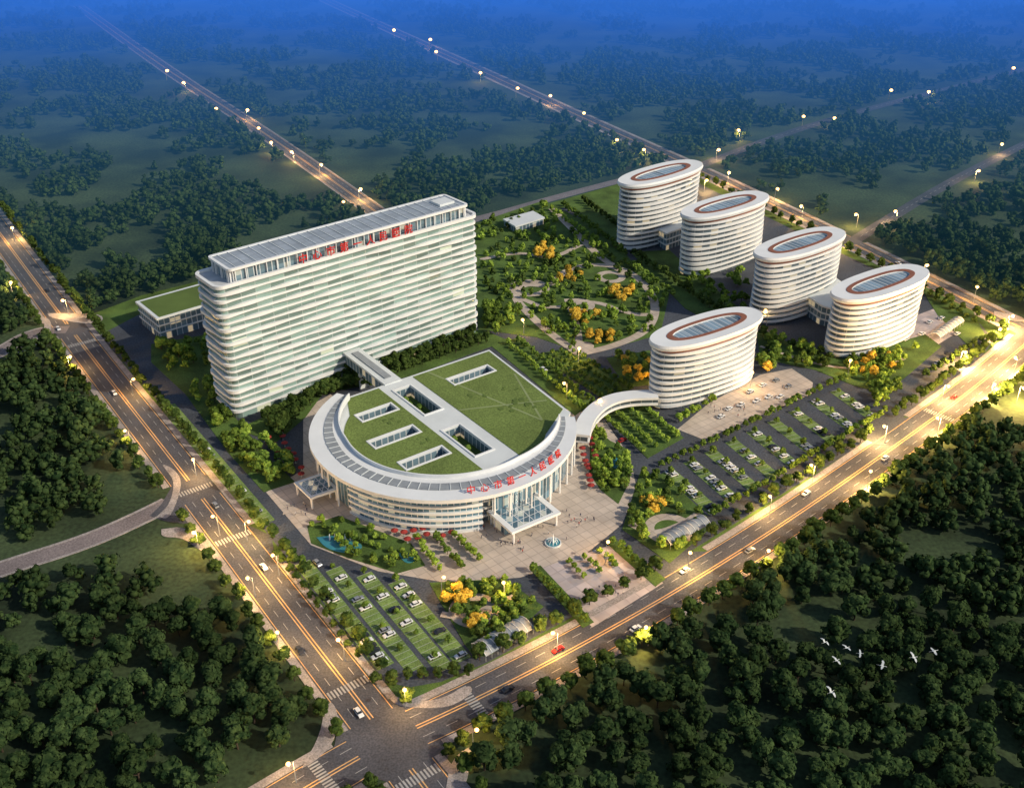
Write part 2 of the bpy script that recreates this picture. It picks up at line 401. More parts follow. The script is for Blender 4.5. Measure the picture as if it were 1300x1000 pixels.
LAWNS = [[(192, 437), (262, 425), (290, 520), (345, 585), (375, 612), (335, 625), (290, 575), (235, 500), (192, 460)],
 [(300, 545), (450, 478), (610, 418), (645, 432), (520, 478), (410, 500), (388, 530), (350, 562)],
 [(600, 285), (690, 255), (780, 300), (800, 330), (820, 335), (850, 372), (838, 425), (745, 450), (680, 428), (655, 425), (607, 418)],
 [(622, 438), (662, 428), (752, 512), (730, 528)], [(680, 450), (722, 442), (805, 492), (770, 510)], [(763, 525), (815, 508), (868, 556), (822, 582)],
 [(720, 258), (785, 238), (790, 300), (800, 318), (780, 322)], [(800, 320), (850, 318), (880, 345), (960, 408), (960, 440), (870, 392)],
 [(960, 420), (1060, 455), (1175, 425), (1195, 440), (1125, 500), (1085, 490), (1035, 470), (965, 455)], [(1165, 360), (1235, 395), (1250, 425), (1230, 440), (1190, 400)],
 [(770, 455), (825, 445), (830, 488), (795, 492)], [(812, 602), (842, 602), (893, 650), (900, 672), (850, 715), (790, 672)],
 [(390, 668), (430, 655), (522, 690), (540, 718), (505, 728), (440, 708), (395, 690)], [(750, 540), (775, 560), (800, 572), (800, 610), (785, 640), (762, 622), (748, 600)],
 [(545, 740), (640, 735), (690, 770), (625, 830), (603, 835), (590, 818)], [(672, 722), (686, 718), (754, 790), (740, 797)], [(770, 690), (782, 685), (845, 735), (832, 745)]]
lm = MB()
for i, p in enumerate(LAWNS): lm.prism(gp(p), 0, .22+.005*i)
PLAZA = [(338, 625), (385, 596), (385, 520), (430, 495), (725, 520), (765, 530), (800, 580), (808, 620), (790, 665), (740, 706), (660, 733), (570, 740), (480, 725), (395, 692)]
surf('plaza', PLAZA, 'plaza', 'beige tiled half-round entrance plaza', .16)
surf('plaza', [(860, 545), (900, 512), (965, 476), (1005, 468), (1032, 486), (1030, 500), (960, 530), (893, 558)], 'plaza', 'beige tiled forecourt of the near oval tower', .16)
surf('plaza', [(675, 725), (775, 692), (842, 740), (752, 796)], 'plaza2', 'pinkish stepped square by the front road', .165)
surf('plaza', [(1165, 400), (1205, 385), (1235, 410), (1170, 450), (1140, 440)], 'plaza2', 'small paved court right of the last tower', .16)
struct('lawn', lm, M['lawn'], 'lawns and planting beds of the campus')
# parking strips
NR = 9
STR_R = [((848+(1060-848)*i/(NR-1), 598+(496-598)*i/(NR-1)), (908+(1108-908)*i/(NR-1), 650+(530-650)*i/(NR-1))) for i in range(NR)]
STR_L = [((384, 714), (490, 846)), ((423, 722), (528, 850)), ((462, 729), (566, 850)), ((502, 738), (588, 838))]
STR_W = [((212, 515), (338, 664))]
SW = 6.2
def strip(mb, a, b, w):
    A = g2(*a); B = g2(*b); t = (B-A).normalized(); n = Vector((-t.y, t.x))*w/2
    mb.prism([A-n, B-n, B+n, A+n], 0, .13)
for i, (a, b) in enumerate(STR_R+STR_L+STR_W):
    sm = MB(); strip(sm, a, b, SW if i < NR+4 else 7.5); struct('parking_strip', sm, M['parkgrass'], 'grass paver parking strip number %d of the campus' % (i+1))
bl = MB()
def baylines(a, b, w):
    A = g2(*a); B = g2(*b); t = (B-A).normalized(); n = Vector((-t.y, t.x)); L = (B-A).length; d = 0
    while d < L:
        c = A+t*d; bl.face([(*(c-n*w/2-t*.07), .14), (*(c+n*w/2-t*.07), .14), (*(c+n*w/2+t*.07), .14), (*(c-n*w/2+t*.07), .14)]); d += 2.8
for a, b in STR_R+STR_L+STR_W: baylines(a, b, SW-.4)
struct('road_marking', bl, M['lineB'], 'thin white parking bay lines')
# garden paths
gpth = MB(); gz = [.33]
def path(pl, w):
    gz[0] += .005; ribbon(gpth, resample(smooth(gp(pl), 3), 1.5), -w/2, w/2, gz[0])
path([(735, 450), (700, 425), (672, 400), (650, 375), (665, 360), (700, 365), (720, 340), (770, 335), (800, 350)], 5)
path([(735, 450), (780, 440), (825, 420), (835, 385), (810, 350), (770, 335), (740, 305), (700, 265)], 5)
path([(650, 375), (700, 395), (750, 380), (800, 400), (830, 400)], 3.8)
path([(610, 330), (660, 320), (700, 330), (740, 310)], 3.8)
path([(720, 380), (735, 420), (735, 450)], 3.8)
path([(560, 780), (590, 785), (625, 770), (660, 755)], 3); path([(800, 665), (830, 680), (870, 665), (890, 650)], 3.4); path([(965, 440), (1040, 465), (1100, 470), (1150, 455)], 2)
def disc(c, r, mb, ri=0):
    gz[0] += .005; C = g2(*c); ci = lambda q: [C+Vector((math.cos(t*PI/16), math.sin(t*PI/16)))*q for t in range(32)]
    mb.prism(ci(r), 0, gz[0], [ci(ri)] if ri else ())
for c_, r_, ri_ in (((735, 388), 9, 5), ((672, 366), 12, 7.5), ((602, 775), 9, 5), ((850, 672), 10, 6), ((775, 352), 9, 5), ((742, 440), 5, 0)): disc(c_, r_, gpth, ri_)
struct('path', gpth, M['plaza'], 'winding beige garden paths and round clearings')
wm = MB()
for pl in ([(402, 683), (425, 680), (455, 688), (462, 696), (445, 704), (415, 698)], [(505, 703), (520, 702), (530, 712), (515, 717)], [(770, 583), (783, 578), (792, 590), (780, 598)]):
    wm.prism(smooth(gp(pl+[pl[0]]), 2)[:-1], 0, .45)
struct('water', wm, M['water'], 'turquoise garden ponds')

# ---------------------------------------------------------------- main ward building
TH = math.radians(36.5)
U = Vector((math.cos(TH), math.sin(TH))); Nn = Vector((math.sin(TH), -math.cos(TH)))
def rr_loop(c, hl, hd, r, step=2.5):
    pts = []; nr = []
    def seg(a, b, n):
        L = math.hypot(b[0]-a[0], b[1]-a[1]); k = max(1, int(L/step))
        for i in range(k): t = i/k; pts.append((a[0]+(b[0]-a[0])*t, a[1]+(b[1]-a[1])*t)); nr.append(n)
    def arc(cx, cy, a0):
        k = 8
        for i in range(k): a = a0+PI/2*i/k; pts.append((cx+r*math.cos(a), cy+r*math.sin(a))); nr.append((math.cos(a), math.sin(a)))
    seg((-hl+r, -hd), (hl-r, -hd), (0, -1)); arc(hl-r, -hd+r, -PI/2); seg((hl, -hd+r), (hl, hd-r), (1, 0)); arc(hl-r, hd-r, 0)
    seg((hl-r, hd), (-hl+r, hd), (0, 1)); arc(-hl+r, hd-r, PI/2); seg((-hl, hd-r), (-hl, -hd+r), (-1, 0)); arc(-hl+r, -hd+r, PI)
    W = lambda p: (c[0]+p[0]*U.x-p[1]*Nn.x, c[1]+p[0]*U.y-p[1]*Nn.y)
    D = lambda p: (p[0]*U.x-p[1]*Nn.x, p[0]*U.y-p[1]*Nn.y)
    return [W(p) for p in pts], [D(p) for p in nr]
A = g2(302, 532); B = g2(606, 422); mid = (A+B)/2; HD = 10.5
U = (B-A).normalized(); Nn = Vector((U.y, -U.x)); TH = math.atan2(U.y, U.x); hl = (B-A).length/2+.5
cM = mid - Nn*HD
root = empty('ward_building', (cM.x, cM.y, 0), 'long white slab hospital block with wavy balcony bands, tallest on the campus', 'building')
base, nr = rr_loop(cM, hl, HD, 3.2, 2.0)
NF = 19; FH = 3.44; TOP = NF*FH
cs = [0]
for p, q in zip(base, base[1:]): cs.append(cs[-1]+math.hypot(q[0]-p[0], q[1]-p[1]))
for k in range(NF):
    z = k*FH
    MB().band(base, nr, 0, -.4, z+.0, z+FH, caps=False).build('window_band', M['glassM'], root)
    if k > 0:
        ph = k*.40+(2.6 if k % 2 else 0)
        w = [math.sin(2*PI*s/40+ph)*.75+math.sin(2*PI*s/19+ph*1.7)*.25 for s in cs]
        MB().band(base, nr, [1.0+.55*x for x in w], -.3, [z-.3-.06*x for x in w], [z+.80+.45*x for x in w]).build('balcony_band', M['white'], root)
MB().band(base, nr, 1.2, -.3, TOP-.4, TOP+1.2).build('parapet', M['white'], root)
MB().prism(base, 0, TOP+.2, walls=False).build('roof_deck', M['offwhite'], root)
b2, n2 = rr_loop(cM+U*1, hl-6.5, HD-1.6, 2, 2.5)
MB().band(b2, n2, 0, -.4, TOP+.2, TOP+6.2, caps=False).build('penthouse_glazing', M['glass'], root)
for i in range(0, len(b2), 2):
    fin = MB(); p = Vector(b2[i])+Vector(n2[i])*.5; fin.box((p.x, p.y, TOP+3.2), (.3, .9, 5.9), TH+math.radians(90) if abs(Vector(n2[i]).dot(U)) > .7 else TH)
    fin.build('penthouse_fin', M['white'], root)
b3, n3 = rr_loop(cM+U*1, hl-5.5, HD-.3, 2, 4)
rp = MB().prism([Vector(p) for p in b3], TOP+6.3, TOP+6.9, bottom=True).build('roof_plate', M['sheetroof'], root)
MB().band(b3, n3, .3, -1.1, TOP+6.2, TOP+7.3).build('roof_edge', M['white'], rp, loc=(0, 0, 0))
for k in range(-12, 13):
    c = cM+U*(1+k*(hl-7)/12.5); MB().box((c.x, c.y, TOP+7.0), (.3, 2*HD-3.0, .4), TH).build('roof_rib', M['white2'], rp, loc=(0, 0, 0))
MB().box((cM.x+U.x*(hl-13), cM.y+U.y*(hl-13), TOP+7.6), (9, 8, 1.2), TH).build('lift_housing', M['white2'], rp, loc=(0, 0, 0))
# lettering
def glyph(ch, size):
    cu = bpy.data.curves.new('lettering', 'FONT'); cu.body = ch; cu.size = size; cu.extrude = .2; cu.align_x = 'CENTER'; cu.offset = .018*size/5
    o = bpy.data.objects.new('tmp', cu); col.objects.link(o)
    dg = bpy.context.evaluated_depsgraph_get(); me = bpy.data.meshes.new_from_object(o.evaluated_get(dg))
    bpy.data.objects.remove(o); me.materials.clear(); me.materials.append(M['red']); return me
TXT = '中心市第一人民医院'
def on_front(px, py, z):
    best = None
    for k in range(-800, 801):
        p = cM+U*(k*.1)+Nn*(HD+.6); q = proj((p.x, p.y, z))
        if best is None or abs(q[0]-px) < best[0]: best = (abs(q[0]-px), k*.1)
    return best[1]
sgn = bpy.data.objects.new('sign', None); col.objects.link(sgn); sgn.parent = root
sa_, sb_ = on_front(384, 338, TOP+5), on_front(518, 296, TOP+5)
for i, ch in enumerate(TXT):
    me = glyph(ch, 5.0); o = child('sign_character', me, sgn)
    p = cM + U*(sa_+(sb_-sa_)*i/(len(TXT)-1)) + Nn*(HD+.8)
    o.location = (p.x-cM.x, p.y-cM.y, TOP+1.6); o.rotation_euler = (PI/2, 0, TH)
# ---------------------------------------------------------------- annex
p0 = g2(205, 432)
r = empty('annex_building', (p0.x, p0.y, 0), 'low annex with green roof left behind the long slab block', 'building')
q = [p0, p0+U*40, p0+U*40-Nn*26, p0-Nn*26]
MB().prism(q, 0, 12).build('wall', M['glass'], r)
MB().prism([p0-U*.8+Nn*.8, p0+U*41+Nn*.8, p0+U*41-Nn*27, p0-U*.8-Nn*27], 12, 13.2, bottom=True).build('roof_edge', M['white2'], r)
MB().prism([p0+U*1, p0+U*39, p0+U*39-Nn*25, p0+U*1-Nn*25], 13.2, 13.3).build('roof', M['roofgrass3'], r)
for k in (4, 8): MB().prism([p0-U*.4+Nn*.4, p0+U*40+Nn*.4, p0+U*40-Nn*26.4, p0-U*.4-Nn*26.4], k, k+.7, bottom=True).build('floor_band', M['white2'], r)

# ---------------------------------------------------------------- podium
TH2 = math.radians(36.5); U2 = Vector((math.cos(TH2), math.sin(TH2))); N2 = Vector((math.sin(TH2), -math.cos(TH2)))
C = Vector((-28.5, 383.6)); S = 1.017
def PL(a, b): return C+U2*a*S+N2*b*S
pr = empty('outpatient_building', (C.x, C.y, 0), 'low half-round outpatient building with white ring roof and planted roof lawns', 'building')
ZR = 14.0
arcp = lambda R, a0, a1, n: [C+Vector((math.cos(math.radians(a0+(a1-a0)*i/n)), math.sin(math.radians(a0+(a1-a0)*i/n))))*R for i in range(n+1)]
outer = [PL(-25, -47), PL(56, -47), PL(50, 22)]+arcp(50.5, 357, 162, 60)
def rect(a, b, la, lb): return [PL(a-la/2, b-lb/2), PL(a+la/2, b-lb/2), PL(a+la/2, b+lb/2), PL(a-la/2, b+lb/2)]
COURT = [(2.6, -26.5, 8.5, 26), (1.5, 14, 8.5, 24), (-17.3, -27.5, 17, 6), (-21.5, -6, 21, 6), (-20, 15, 20, 6), (34.5, -31, 22, 6)]
holes = [rect(*c) for c in COURT]
MB().prism(outer, 0, ZR, holes, top=False).build('wall', M['glass'], pr)
MB().prism(outer, ZR, ZR+.9, holes).build('roof_slab', M['white2'], pr)
for c, h in zip(COURT, holes):
    o2 = rect(c[0], c[1], c[2]+1.6, c[3]+1.6)
    MB().prism(o2, ZR+.9, ZR+1.35, [h]).build('skylight_kerb', M['white'], pr)
    MB().prism(h, .0, 8 if c[2] > 10 else 9.5, walls=False).build('courtyard_floor', M['lawn'] if c[2] < 10 else M['grey'], pr)
    if c[2] < 10:
        for k in range(5):
            cc = PL(c[0]+random.uniform(-2.4, 2.4), c[1]+(k-2)*4.6); MB().lathe((cc.x, cc.y, 9.5), [(.2, 0), (1.5, .8), (1.7, 1.7), (1.0, 2.7), (.05, 3.1)], 9).build('court_shrub', M['lf_mid'], pr)
def loc(p): d = p-C; return d.dot(U2)/S, d.dot(N2)/S
arc_in = arcp(43.2, 350, 168, 60)
bl_ = math.sqrt(max(0, (43.2/S)**2-6.0**2)); Lp = [PL(-6.0, -45.5), PL(-6.0, bl_)]+[p for p in arc_in if loc(p)[0] < -6.5 and loc(p)[1] > -44.5]+[PL(-22, -45.5)]
MB().prism(Lp, ZR+.9, ZR+1.1, [rect(*[c[0], c[1], c[2]+2.0, c[3]+2.0]) for c in COURT[2:5]]).build('roof_lawn', M['roofgrass'], pr)
br_ = math.sqrt((43.2/S)**2-12**2)
Rp = [PL(12, -45.5), PL(54.8, -45.5), PL(49, 18)]+[p for p in arcp(43.2, 352, 200, 60) if loc(p)[0] > 12.5]+[PL(12, br_)]
MB().prism(Rp, ZR+.9, ZR+1.1, [rect(COURT[5][0], COURT[5][1], COURT[5][2]+2.0, COURT[5][3]+2.0)]).build('roof_lawn', M['roofgrass'], pr)
pz = ZR+1.13
for a, b in (((20, -45), (36, 20)), ((36, 20), (51, -20)), ((12, -8), (48, 8))):
    pp = MB(); ribbon(pp, [PL(*a), PL(*b)], -.45, .45, pz); pp.build('roof_path', M['roofgrass2'], pr); pz += .02
for a, b, rr in ((30, 4, 2.4), (38, 0, 2.8), (26, -14, 1.8), (40, 8, 2.2), (-16, -17, 1.8), (-14, 5, 1.8), (41, -10, 1.6)):
    for k in range(4):
        c_ = PL(a+random.uniform(-3, 3), b+random.uniform(-3, 3)); MB().prism([c_+Vector((math.cos(t), math.sin(t)))*rr*random.uniform(.3, .6) for t in [i*PI/5 for i in range(10)]], ZR+1.1, ZR+1.2+k*.05).build('roof_planting', M['roofgrass3'], pr)
# ring roof
n = 90; a0, a1 = 154, 364
ang = [math.radians(a0+(a1-a0)*i/n) for i in range(n+1)]
bs = [C+Vector((math.cos(a), math.sin(a)))*51.0 for a in ang]; ns = [(math.cos(a), math.sin(a)) for a in ang]
tp = [min(1, (math.sin(PI*i/n))*1.35+.12) for i in range(n+1)]
oo = [4.2+3.0*t for t in tp]; oi = [-1.5-6.6*t for t in tp]
rg = MB().band(bs, ns, oo, oi, ZR+2.2, ZR+3.8, closed=False)
for i in (0, n):
    P = [(bs[i][0]+ns[i][0]*o, bs[i][1]+ns[i][1]*o) for o in (oi[i], oo[i])]
    rg.face([(*P[0], ZR+2.2), (*P[1], ZR+2.2), (*P[1], ZR+3.8), (*P[0], ZR+3.8)])
ring = rg.build('ring_roof', M['white'], pr)
MB().band(bs, ns, [o*.05+.1 for o in oo], [o*.5 for o in oi], ZR+3.82, ZR+4.05, closed=False).build('ring_skylight', M['grey'], ring, loc=(0, 0, 0))
for i in range(2, n-1, 2):
    c = bs[i]+Vector(ns[i])*(oi[i]*.22); MB().box((c.x, c.y, ZR+4.1), (abs(oi[i])*.58, .3, .3), ang[i]).build('ring_rib', M['white2'], ring, loc=(0, 0, 0))
MB().band(bs, ns, [o+.5 for o in oi], oi, ZR+3.82, ZR+5.4, closed=False).build('ring_rail', M['white'], ring, loc=(0, 0, 0))
MB().band(bs, ns, -1.0, -1.4, ZR+.9, ZR+2.2, closed=False).build('ring_base', M['glassP'], pr)
# facade floors on the arc
n = 80; ang = [math.radians(160+(357-160)*i/n) for i in range(n+1)]
bs2 = [C+Vector((math.cos(a), math.sin(a)))*50.6 for a in ang]; ns2 = [(math.cos(a), math.sin(a)) for a in ang]
i0, i1 = 28, 53
for k in range(5):
    z = k*3.45
    if k: MB().band(bs2, ns2, 1.0, 0, z-.35, z+.45, closed=False).build('floor_band', M['white2'], pr)
for k in range(5):
    z = .2+k*2.9
    MB().band(bs2[i0:i1], ns2[i0:i1], 5.2, .5, z, z+1.0, closed=False).build('floor_band', M['white'], pr)
    MB().band(bs2[i0:i1], ns2[i0:i1], 4.2, .5, z+1.0, z+2.9, closed=False).build('window_band', M['glassP'], pr)
MB().band(bs2[i0:i1], ns2[i0:i1], 5.2, .5, 14.7, 15.5, closed=False).build('floor_band', M['white'], pr)
for i in list(range(4, i0, 3))+list(range(i1+1, n, 3)):
    p = bs2[i]+Vector(ns2[i])*5.0
    MB().tube([(p.x, p.y, 0), (p.x, p.y, ZR+2.2)], .45, 8).build('column', M['white'], pr)
MB().band(bs2[i1+1:], ns2[i1+1:], 2.6, .5, 0, ZR+1.5, closed=False).build('hall_glazing', M['glassP'], pr)
MB().band(bs2[2:i0], ns2[2:i0], 2.6, .5, 0, ZR+1.5, closed=False).build('hall_glazing', M['glassP'], pr)
# sign on the ring
sgn = bpy.data.objects.new('sign', None); col.objects.link(sgn); sgn.parent = pr
aS = g2(597, 622, ZR+4)-C; aE = g2(712, 580, ZR+4)-C
w0 = math.atan2(aS.y, aS.x); w1 = math.atan2(aE.y, aE.x)
for i, ch in enumerate(TXT):
    me = glyph(ch, 3.7); o = child('sign_character', me, sgn); a = w0+(w1-w0)*i/(len(TXT)-1)
    o.location = (math.cos(a)*55, math.sin(a)*55, ZR+3.9); o.rotation_euler = (PI/2-.35, 0, a+PI/2)
# canopies
def canopy(pl, z, parent, th=1.0, glassbox=False):
    Q = [g2(a, b, z) for a, b in pl]; c = sum(Q, Vector((0, 0)))/4
    inn = [c+(p-c)*.80 for p in Q]
    e = MB().prism(Q, z-th, z, [inn], bottom=True).build('canopy_frame', M['white'], parent)
    MB().prism(inn, z-.4, z-.2, bottom=True).build('canopy_glass', M['glassP'], e, loc=(0, 0, 0))
    zz = z+.02
    for t in (.25, .5, .75):
        bm_ = MB(); ribbon(bm_, [inn[0].lerp(inn[1], t), inn[3].lerp(inn[2], t)], -.12, .12, zz-.15); bm_.build('canopy_bar', M['white'], e, loc=(0, 0, 0))
        bm_ = MB(); ribbon(bm_, [inn[0].lerp(inn[3], t), inn[1].lerp(inn[2], t)], -.12, .12, zz-.13); bm_.build('canopy_bar', M['white'], e, loc=(0, 0, 0))
    for p in Q:
        p2 = c+(p-c)*.88; MB().tube([(p2.x, p2.y, 0), (p2.x, p2.y, z-th)], .5, 8).build('column', M['white'], parent)
    if glassbox:
        gb = [Q[0].lerp(Q[1], .12), Q[0].lerp(Q[1], .62), Q[3].lerp(Q[2], .62), Q[3].lerp(Q[2], .12)]; c2_ = sum(gb, Vector((0, 0)))/4
        MB().prism([c2_+(p-c2_)*.85 for p in gb], 0, z-th).build('entrance_lobby', M['glassP'], parent)
canopy([(618, 648), (650, 676), (712, 650), (678, 622)], 6.5, pr, glassbox=True)
canopy([(373, 612), (394, 632), (430, 620), (408, 600)], 6, pr)
for px_ in (0, 1, 2):
    p = bs2[i1+3+px_*4]+Vector(ns2[i1+3+px_*4])*8.5; MB().tube([(p.x, p.y, 0), (p.x, p.y, ZR+2)], .35, 8).build('column', M['white'], pr)
# spine bridge to the ward block
c1 = PL(2, -46); k_ = (cM-C).dot(Nn)+HD; c2 = c1-N2*((( c1-C).dot(Nn)-k_)/N2.dot(Nn))
def along(p, q, w): t = (q-p).normalized(); nn = Vector((-t.y, t.x))*w/2; return [p-nn, q-nn, q+nn, p+nn]
MB().prism(along(c1, c2, 8), 9.5, ZR+.4, bottom=True).build('bridge', M['glass'], pr)
MB().prism(along(c1, c2, 9), ZR+.4, ZR+1.4, bottom=True).build('bridge_roof', M['white2'], pr)
MB().prism(along(c1.lerp(c2, .12), c1.lerp(c2, .9), 3.5), ZR+1.4, ZR+1.9).build('bridge_skylight', M['grey'], pr)
for t in (.3, .7):
    p = c1.lerp(c2, t); MB().box((p.x, p.y, 4.75), (6, 1.2, 9.5), TH).build('bridge_pier', M['white2'], pr)

# curved link to near tower
lk = resample(smooth([g2(*p, 8) for p in ((738, 552), (744, 530), (765, 510), (795, 501), (838, 500))], 4), 1.5)
r = empty('link_corridor', (lk[0].x, lk[0].y, 0), 'curved white covered bridge from the half-round building to the nearest oval tower', 'bridge')
def ribsolid(pts, w, z0, z1):
    mb = MB(); Aq = offs(pts, -w/2); Bq = offs(pts, w/2)
    return mb.prism(Aq+Bq[::-1], z0, z1, bottom=True)
ribsolid(lk, 7.6, 7.0, 8.2).build('roof', M['white'], r); ribsolid(lk, 5.6, 4.9, 7.0).build('glazing', M['glassT'], r); ribsolid(lk, 7, 3.9, 4.9).build('deck', M['white'], r)
for i in range(4, len(lk), 9): MB().tube([(lk[i].x, lk[i].y, 0), (lk[i].x, lk[i].y, 4)], .5, 8).build('column', M['white2'], r)

# ---------------------------------------------------------------- oval towers
def tower(pl, prr, z, label, ratio=.375):
    Lq = g2(*pl, z); Rq = g2(*prr, z); c = (Lq+Rq)/2; a = (Rq-Lq).length/2; b = a*ratio; th = math.atan2((Rq-Lq).y, (Rq-Lq).x)
    r = empty('oval_tower', (c.x, c.y, 0), label, 'building')
    n = 72; ca, sa = math.cos(th), math.sin(th)
    sg = lambda v, e: math.copysign(abs(v)**e, v)
    def el(f, g_): return [Vector((c.x+f*sg(math.cos(2*PI*i/n), .84)*ca-g_*sg(math.sin(2*PI*i/n), .84)*sa, c.y+f*sg(math.cos(2*PI*i/n), .84)*sa+g_*sg(math.sin(2*PI*i/n), .84)*ca)) for i in range(n)]
    E = el(a-3.0, b-1.9); Nv = []
    for i in range(n):
        t = (E[(i+1) % n]-E[i-1]).normalized(); Nv.append((t.y, -t.x))
    body = z-4.2; nf = int(body/2.95); fh = body/nf
    ph = random.uniform(0, 6)
    for k in range(nf):
        MB().band(E, Nv, -.3, -.6, k*fh, (k+1)*fh, caps=False).build('window_band', M['glassT'], r)
        w = [math.sin(2*PI*i/n*3+ph+k*.35) for i in range(n)]
        MB().band(E, Nv, [.9+.3*x for x in w], -.6, [k*fh+fh*.60-.2*x-.2 for x in w], [k*fh+fh*1.0+.1*x-.1 for x in w]).build('floor_band', M['white'], r)
    MB().band(E, Nv, .5, -4, body+.2, z-2.2).build('top_band', M['brown'], r)
    MB().prism(E, 0, body+.5, walls=False).build('terrace', M['offwhite'], r)
    O = el(a, b); I = el(a*.62, b*.42)
    cr = MB()
    O2 = el(a*.985, b*.97)
    for i in range(n):
        j = (i+1) % n
        cr.face([(*O2[i], z-2.6), (*O2[j], z-2.6), (*O[j], z-1.2), (*O[i], z-1.2)]); cr.face([(*O[i], z-1.2), (*O[j], z-1.2), (*O2[j], z), (*O2[i], z)])
        cr.face([(*O2[i], z), (*O2[j], z), (*I[j], z-.2), (*I[i], z-.2)]); cr.face([(*I[i], z-.2), (*I[j], z-.2), (*I[j], z-2.55), (*I[i], z-2.55)])
        cr.face([(*I[i], z-2.55), (*I[j], z-2.55), (*O2[j], z-2.6), (*O2[i], z-2.6)])
    co = cr.build('crown_roof', M['white'], r)
    B1 = el(a*.72, b*.57); rm = MB()
    for i in range(n):
        j = (i+1) % n; rm.face([(*B1[i], z-.1), (*B1[j], z-.1), (*B1[j], z+.06), (*B1[i], z+.06)]); rm.face([(*B1[i], z+.06), (*B1[j], z+.06), (*I[j], z+.06), (*I[i], z+.06)]); rm.face([(*I[i], z-.15), (*I[j], z-.15), (*I[j], z+.06), (*I[i], z+.06)])
    rm.build('skylight_rim', M['brown'], co, loc=(0, 0, 0))
    sk = MB().prism(I, z-1.0, z-.8, walls=False); sk.uv = [[((p[0]*ca+p[1]*sa), 0) for p in [sk.v[q] for q in f]] for f in sk.f]
    sk.build('skylight', M['glassroof'], co, loc=(0, 0, 0))
    ax = Vector((ca, sa)); ay = Vector((-sa, ca))
    for t in (-.4, -.2, 0, .2, .4):
        hh = b*.42*math.sqrt(max(0, 1-(t/.62)**2)); bar = MB(); ribbon(bar, [c+ax*a*t-ay*hh, c+ax*a*t+ay*hh], -.12, .12, z-.7); bar.build('skylight_bar', M['white2'], co, loc=(0, 0, 0))
    return E
TW = [tower((789, 233), (887, 204), 44, 'white oval tower farthest back, by the road junction at the rear'),
tower((869, 274), (971, 244), 38, 'second white oval tower from the back, in front of the rearmost one'),
tower((963, 325), (1067, 290), 40, 'third white oval tower from the back, joined by a low link to the rightmost one'),
tower((1062, 377), (1172, 338), 34, 'rightmost white oval tower, nearest the right road corner'),
tower((829, 436), (963, 393), 34, 'largest white oval tower in front, joined by the curved bridge')]
def lowblock(pl, h, label):
    Q = gp(pl); r = empty('link_building', (Q[0].x, Q[0].y, 0), label, 'building')
    MB().prism(Q, 0, h).build('wall', M['glass'], r); c = sum(Q, Vector((0, 0)))/len(Q)
    MB().prism([c+(p-c)*1.06 for p in Q], h, h+1, bottom=True).build('roof', M['white2'], r)
    for k in range(1, int(h/3.6)): MB().prism([c+(p-c)*1.03 for p in Q], k*3.6-.3, k*3.6+.5, bottom=True).build('floor_band', M['white2'], r)
lowblock([(828, 308), (845, 318), (880, 305), (885, 285), (862, 280)], 11, 'low glazed link between the two rear oval towers')
lowblock([(1015, 395), (1040, 412), (1068, 420), (1078, 395), (1050, 372), (1035, 372)], 11, 'low glazed link between the two right oval towers')
lowblock([(640, 287), (655, 296), (690, 285), (676, 277)], 4, 'small low pavilion right behind the long slab block')

# ---------------------------------------------------------------- curved sheds
def shed(a, b, w, label, h=4.2):
    A_ = g2(*a); B_ = g2(*b); t = (B_-A_).normalized(); nn = Vector((-t.y, t.x)); L = (B_-A_).length
    r = empty('bicycle_shed', (A_.x, A_.y, 0), label, 'shed')
    prof = [(-w/2+w*i/10, h-1.6*(2*i/10-1)**2) for i in range(11)]
    rf = MB()
    for (x0, z0), (x1, z1) in zip(prof, prof[1:]):
        rf.face([(*(A_+nn*x0), z0), (*(B_+nn*x0), z0), (*(B_+nn*x1), z1), (*(A_+nn*x1), z1)], [(0, 0), (L, 0), (L, 1), (0, 1)])
    rf.build('roof', M['grey'], r)
    d = 0
    while d <= L+.1:
        c = A_+t*d; rb = MB()
        rb.tube([(*(c+nn*x), z+.1) for x, z in prof], .14, 5).build('rib', M['white'], r)
        for s_ in (-1, 1): q = c+nn*s_*(w/2-.3); MB().tube([(q.x, q.y, 0), (q.x, q.y, h-1.4)], .12, 6).build('post', M['grey'], r)
        d += L/8
shed((608, 832), (668, 797), 8, 'curved grey shed beside the bottom garden')
shed((843, 693), (893, 666), 7, 'curved grey shed by the front entrance road')
shed((1186, 432), (1216, 411), 6, 'small curved shed near the right road corner')

# ---------------------------------------------------------------- fountain
fc = g(702, 690)
r = empty('fountain', fc, 'round fountain with white jets on the entrance plaza', 'fountain')
MB().lathe((0, 0, 0), [(3.2, 0), (3.2, .7), (2.8, .7), (2.8, .3)], 28).build('basin', M['white2'], r, loc=(0, 0, .1))
MB().lathe((0, 0, 0), [(2.8, .5), (.01, .5)], 28).build('water', M['water'], r, loc=(0, 0, .1))
MB().tube([(0, 0, .3), (0, 0, 2.0), (0, 0, 4.8)], [.6, .35, .08], 8).build('jet', M['jet'], r, loc=(0, 0, 0))
for k in range(8):
    a = k*PI/4; MB().tube([(2.0*math.cos(a), 2.0*math.sin(a), .4), (1.6*math.cos(a), 1.6*math.sin(a), 1.7), (1.0*math.cos(a), 1.0*math.sin(a), 2.2), (.5*math.cos(a), .5*math.sin(a), 1.3)], [.12, .16, .16, .08], 5).build('jet', M['jet'], r, loc=(0, 0, 0))
q = g(432, 686); r = empty('fountain', q, 'small garden fountain in the left pond', 'fountain')
for k in range(5):
    MB().tube([(k*2-4, 0, .3), (k*2-4, 0, 1.5), (k*2-4, .2, 3.2)], [.4, .35, .05], 6).build('jet', M['jet'], r, loc=(0, 0, 0))

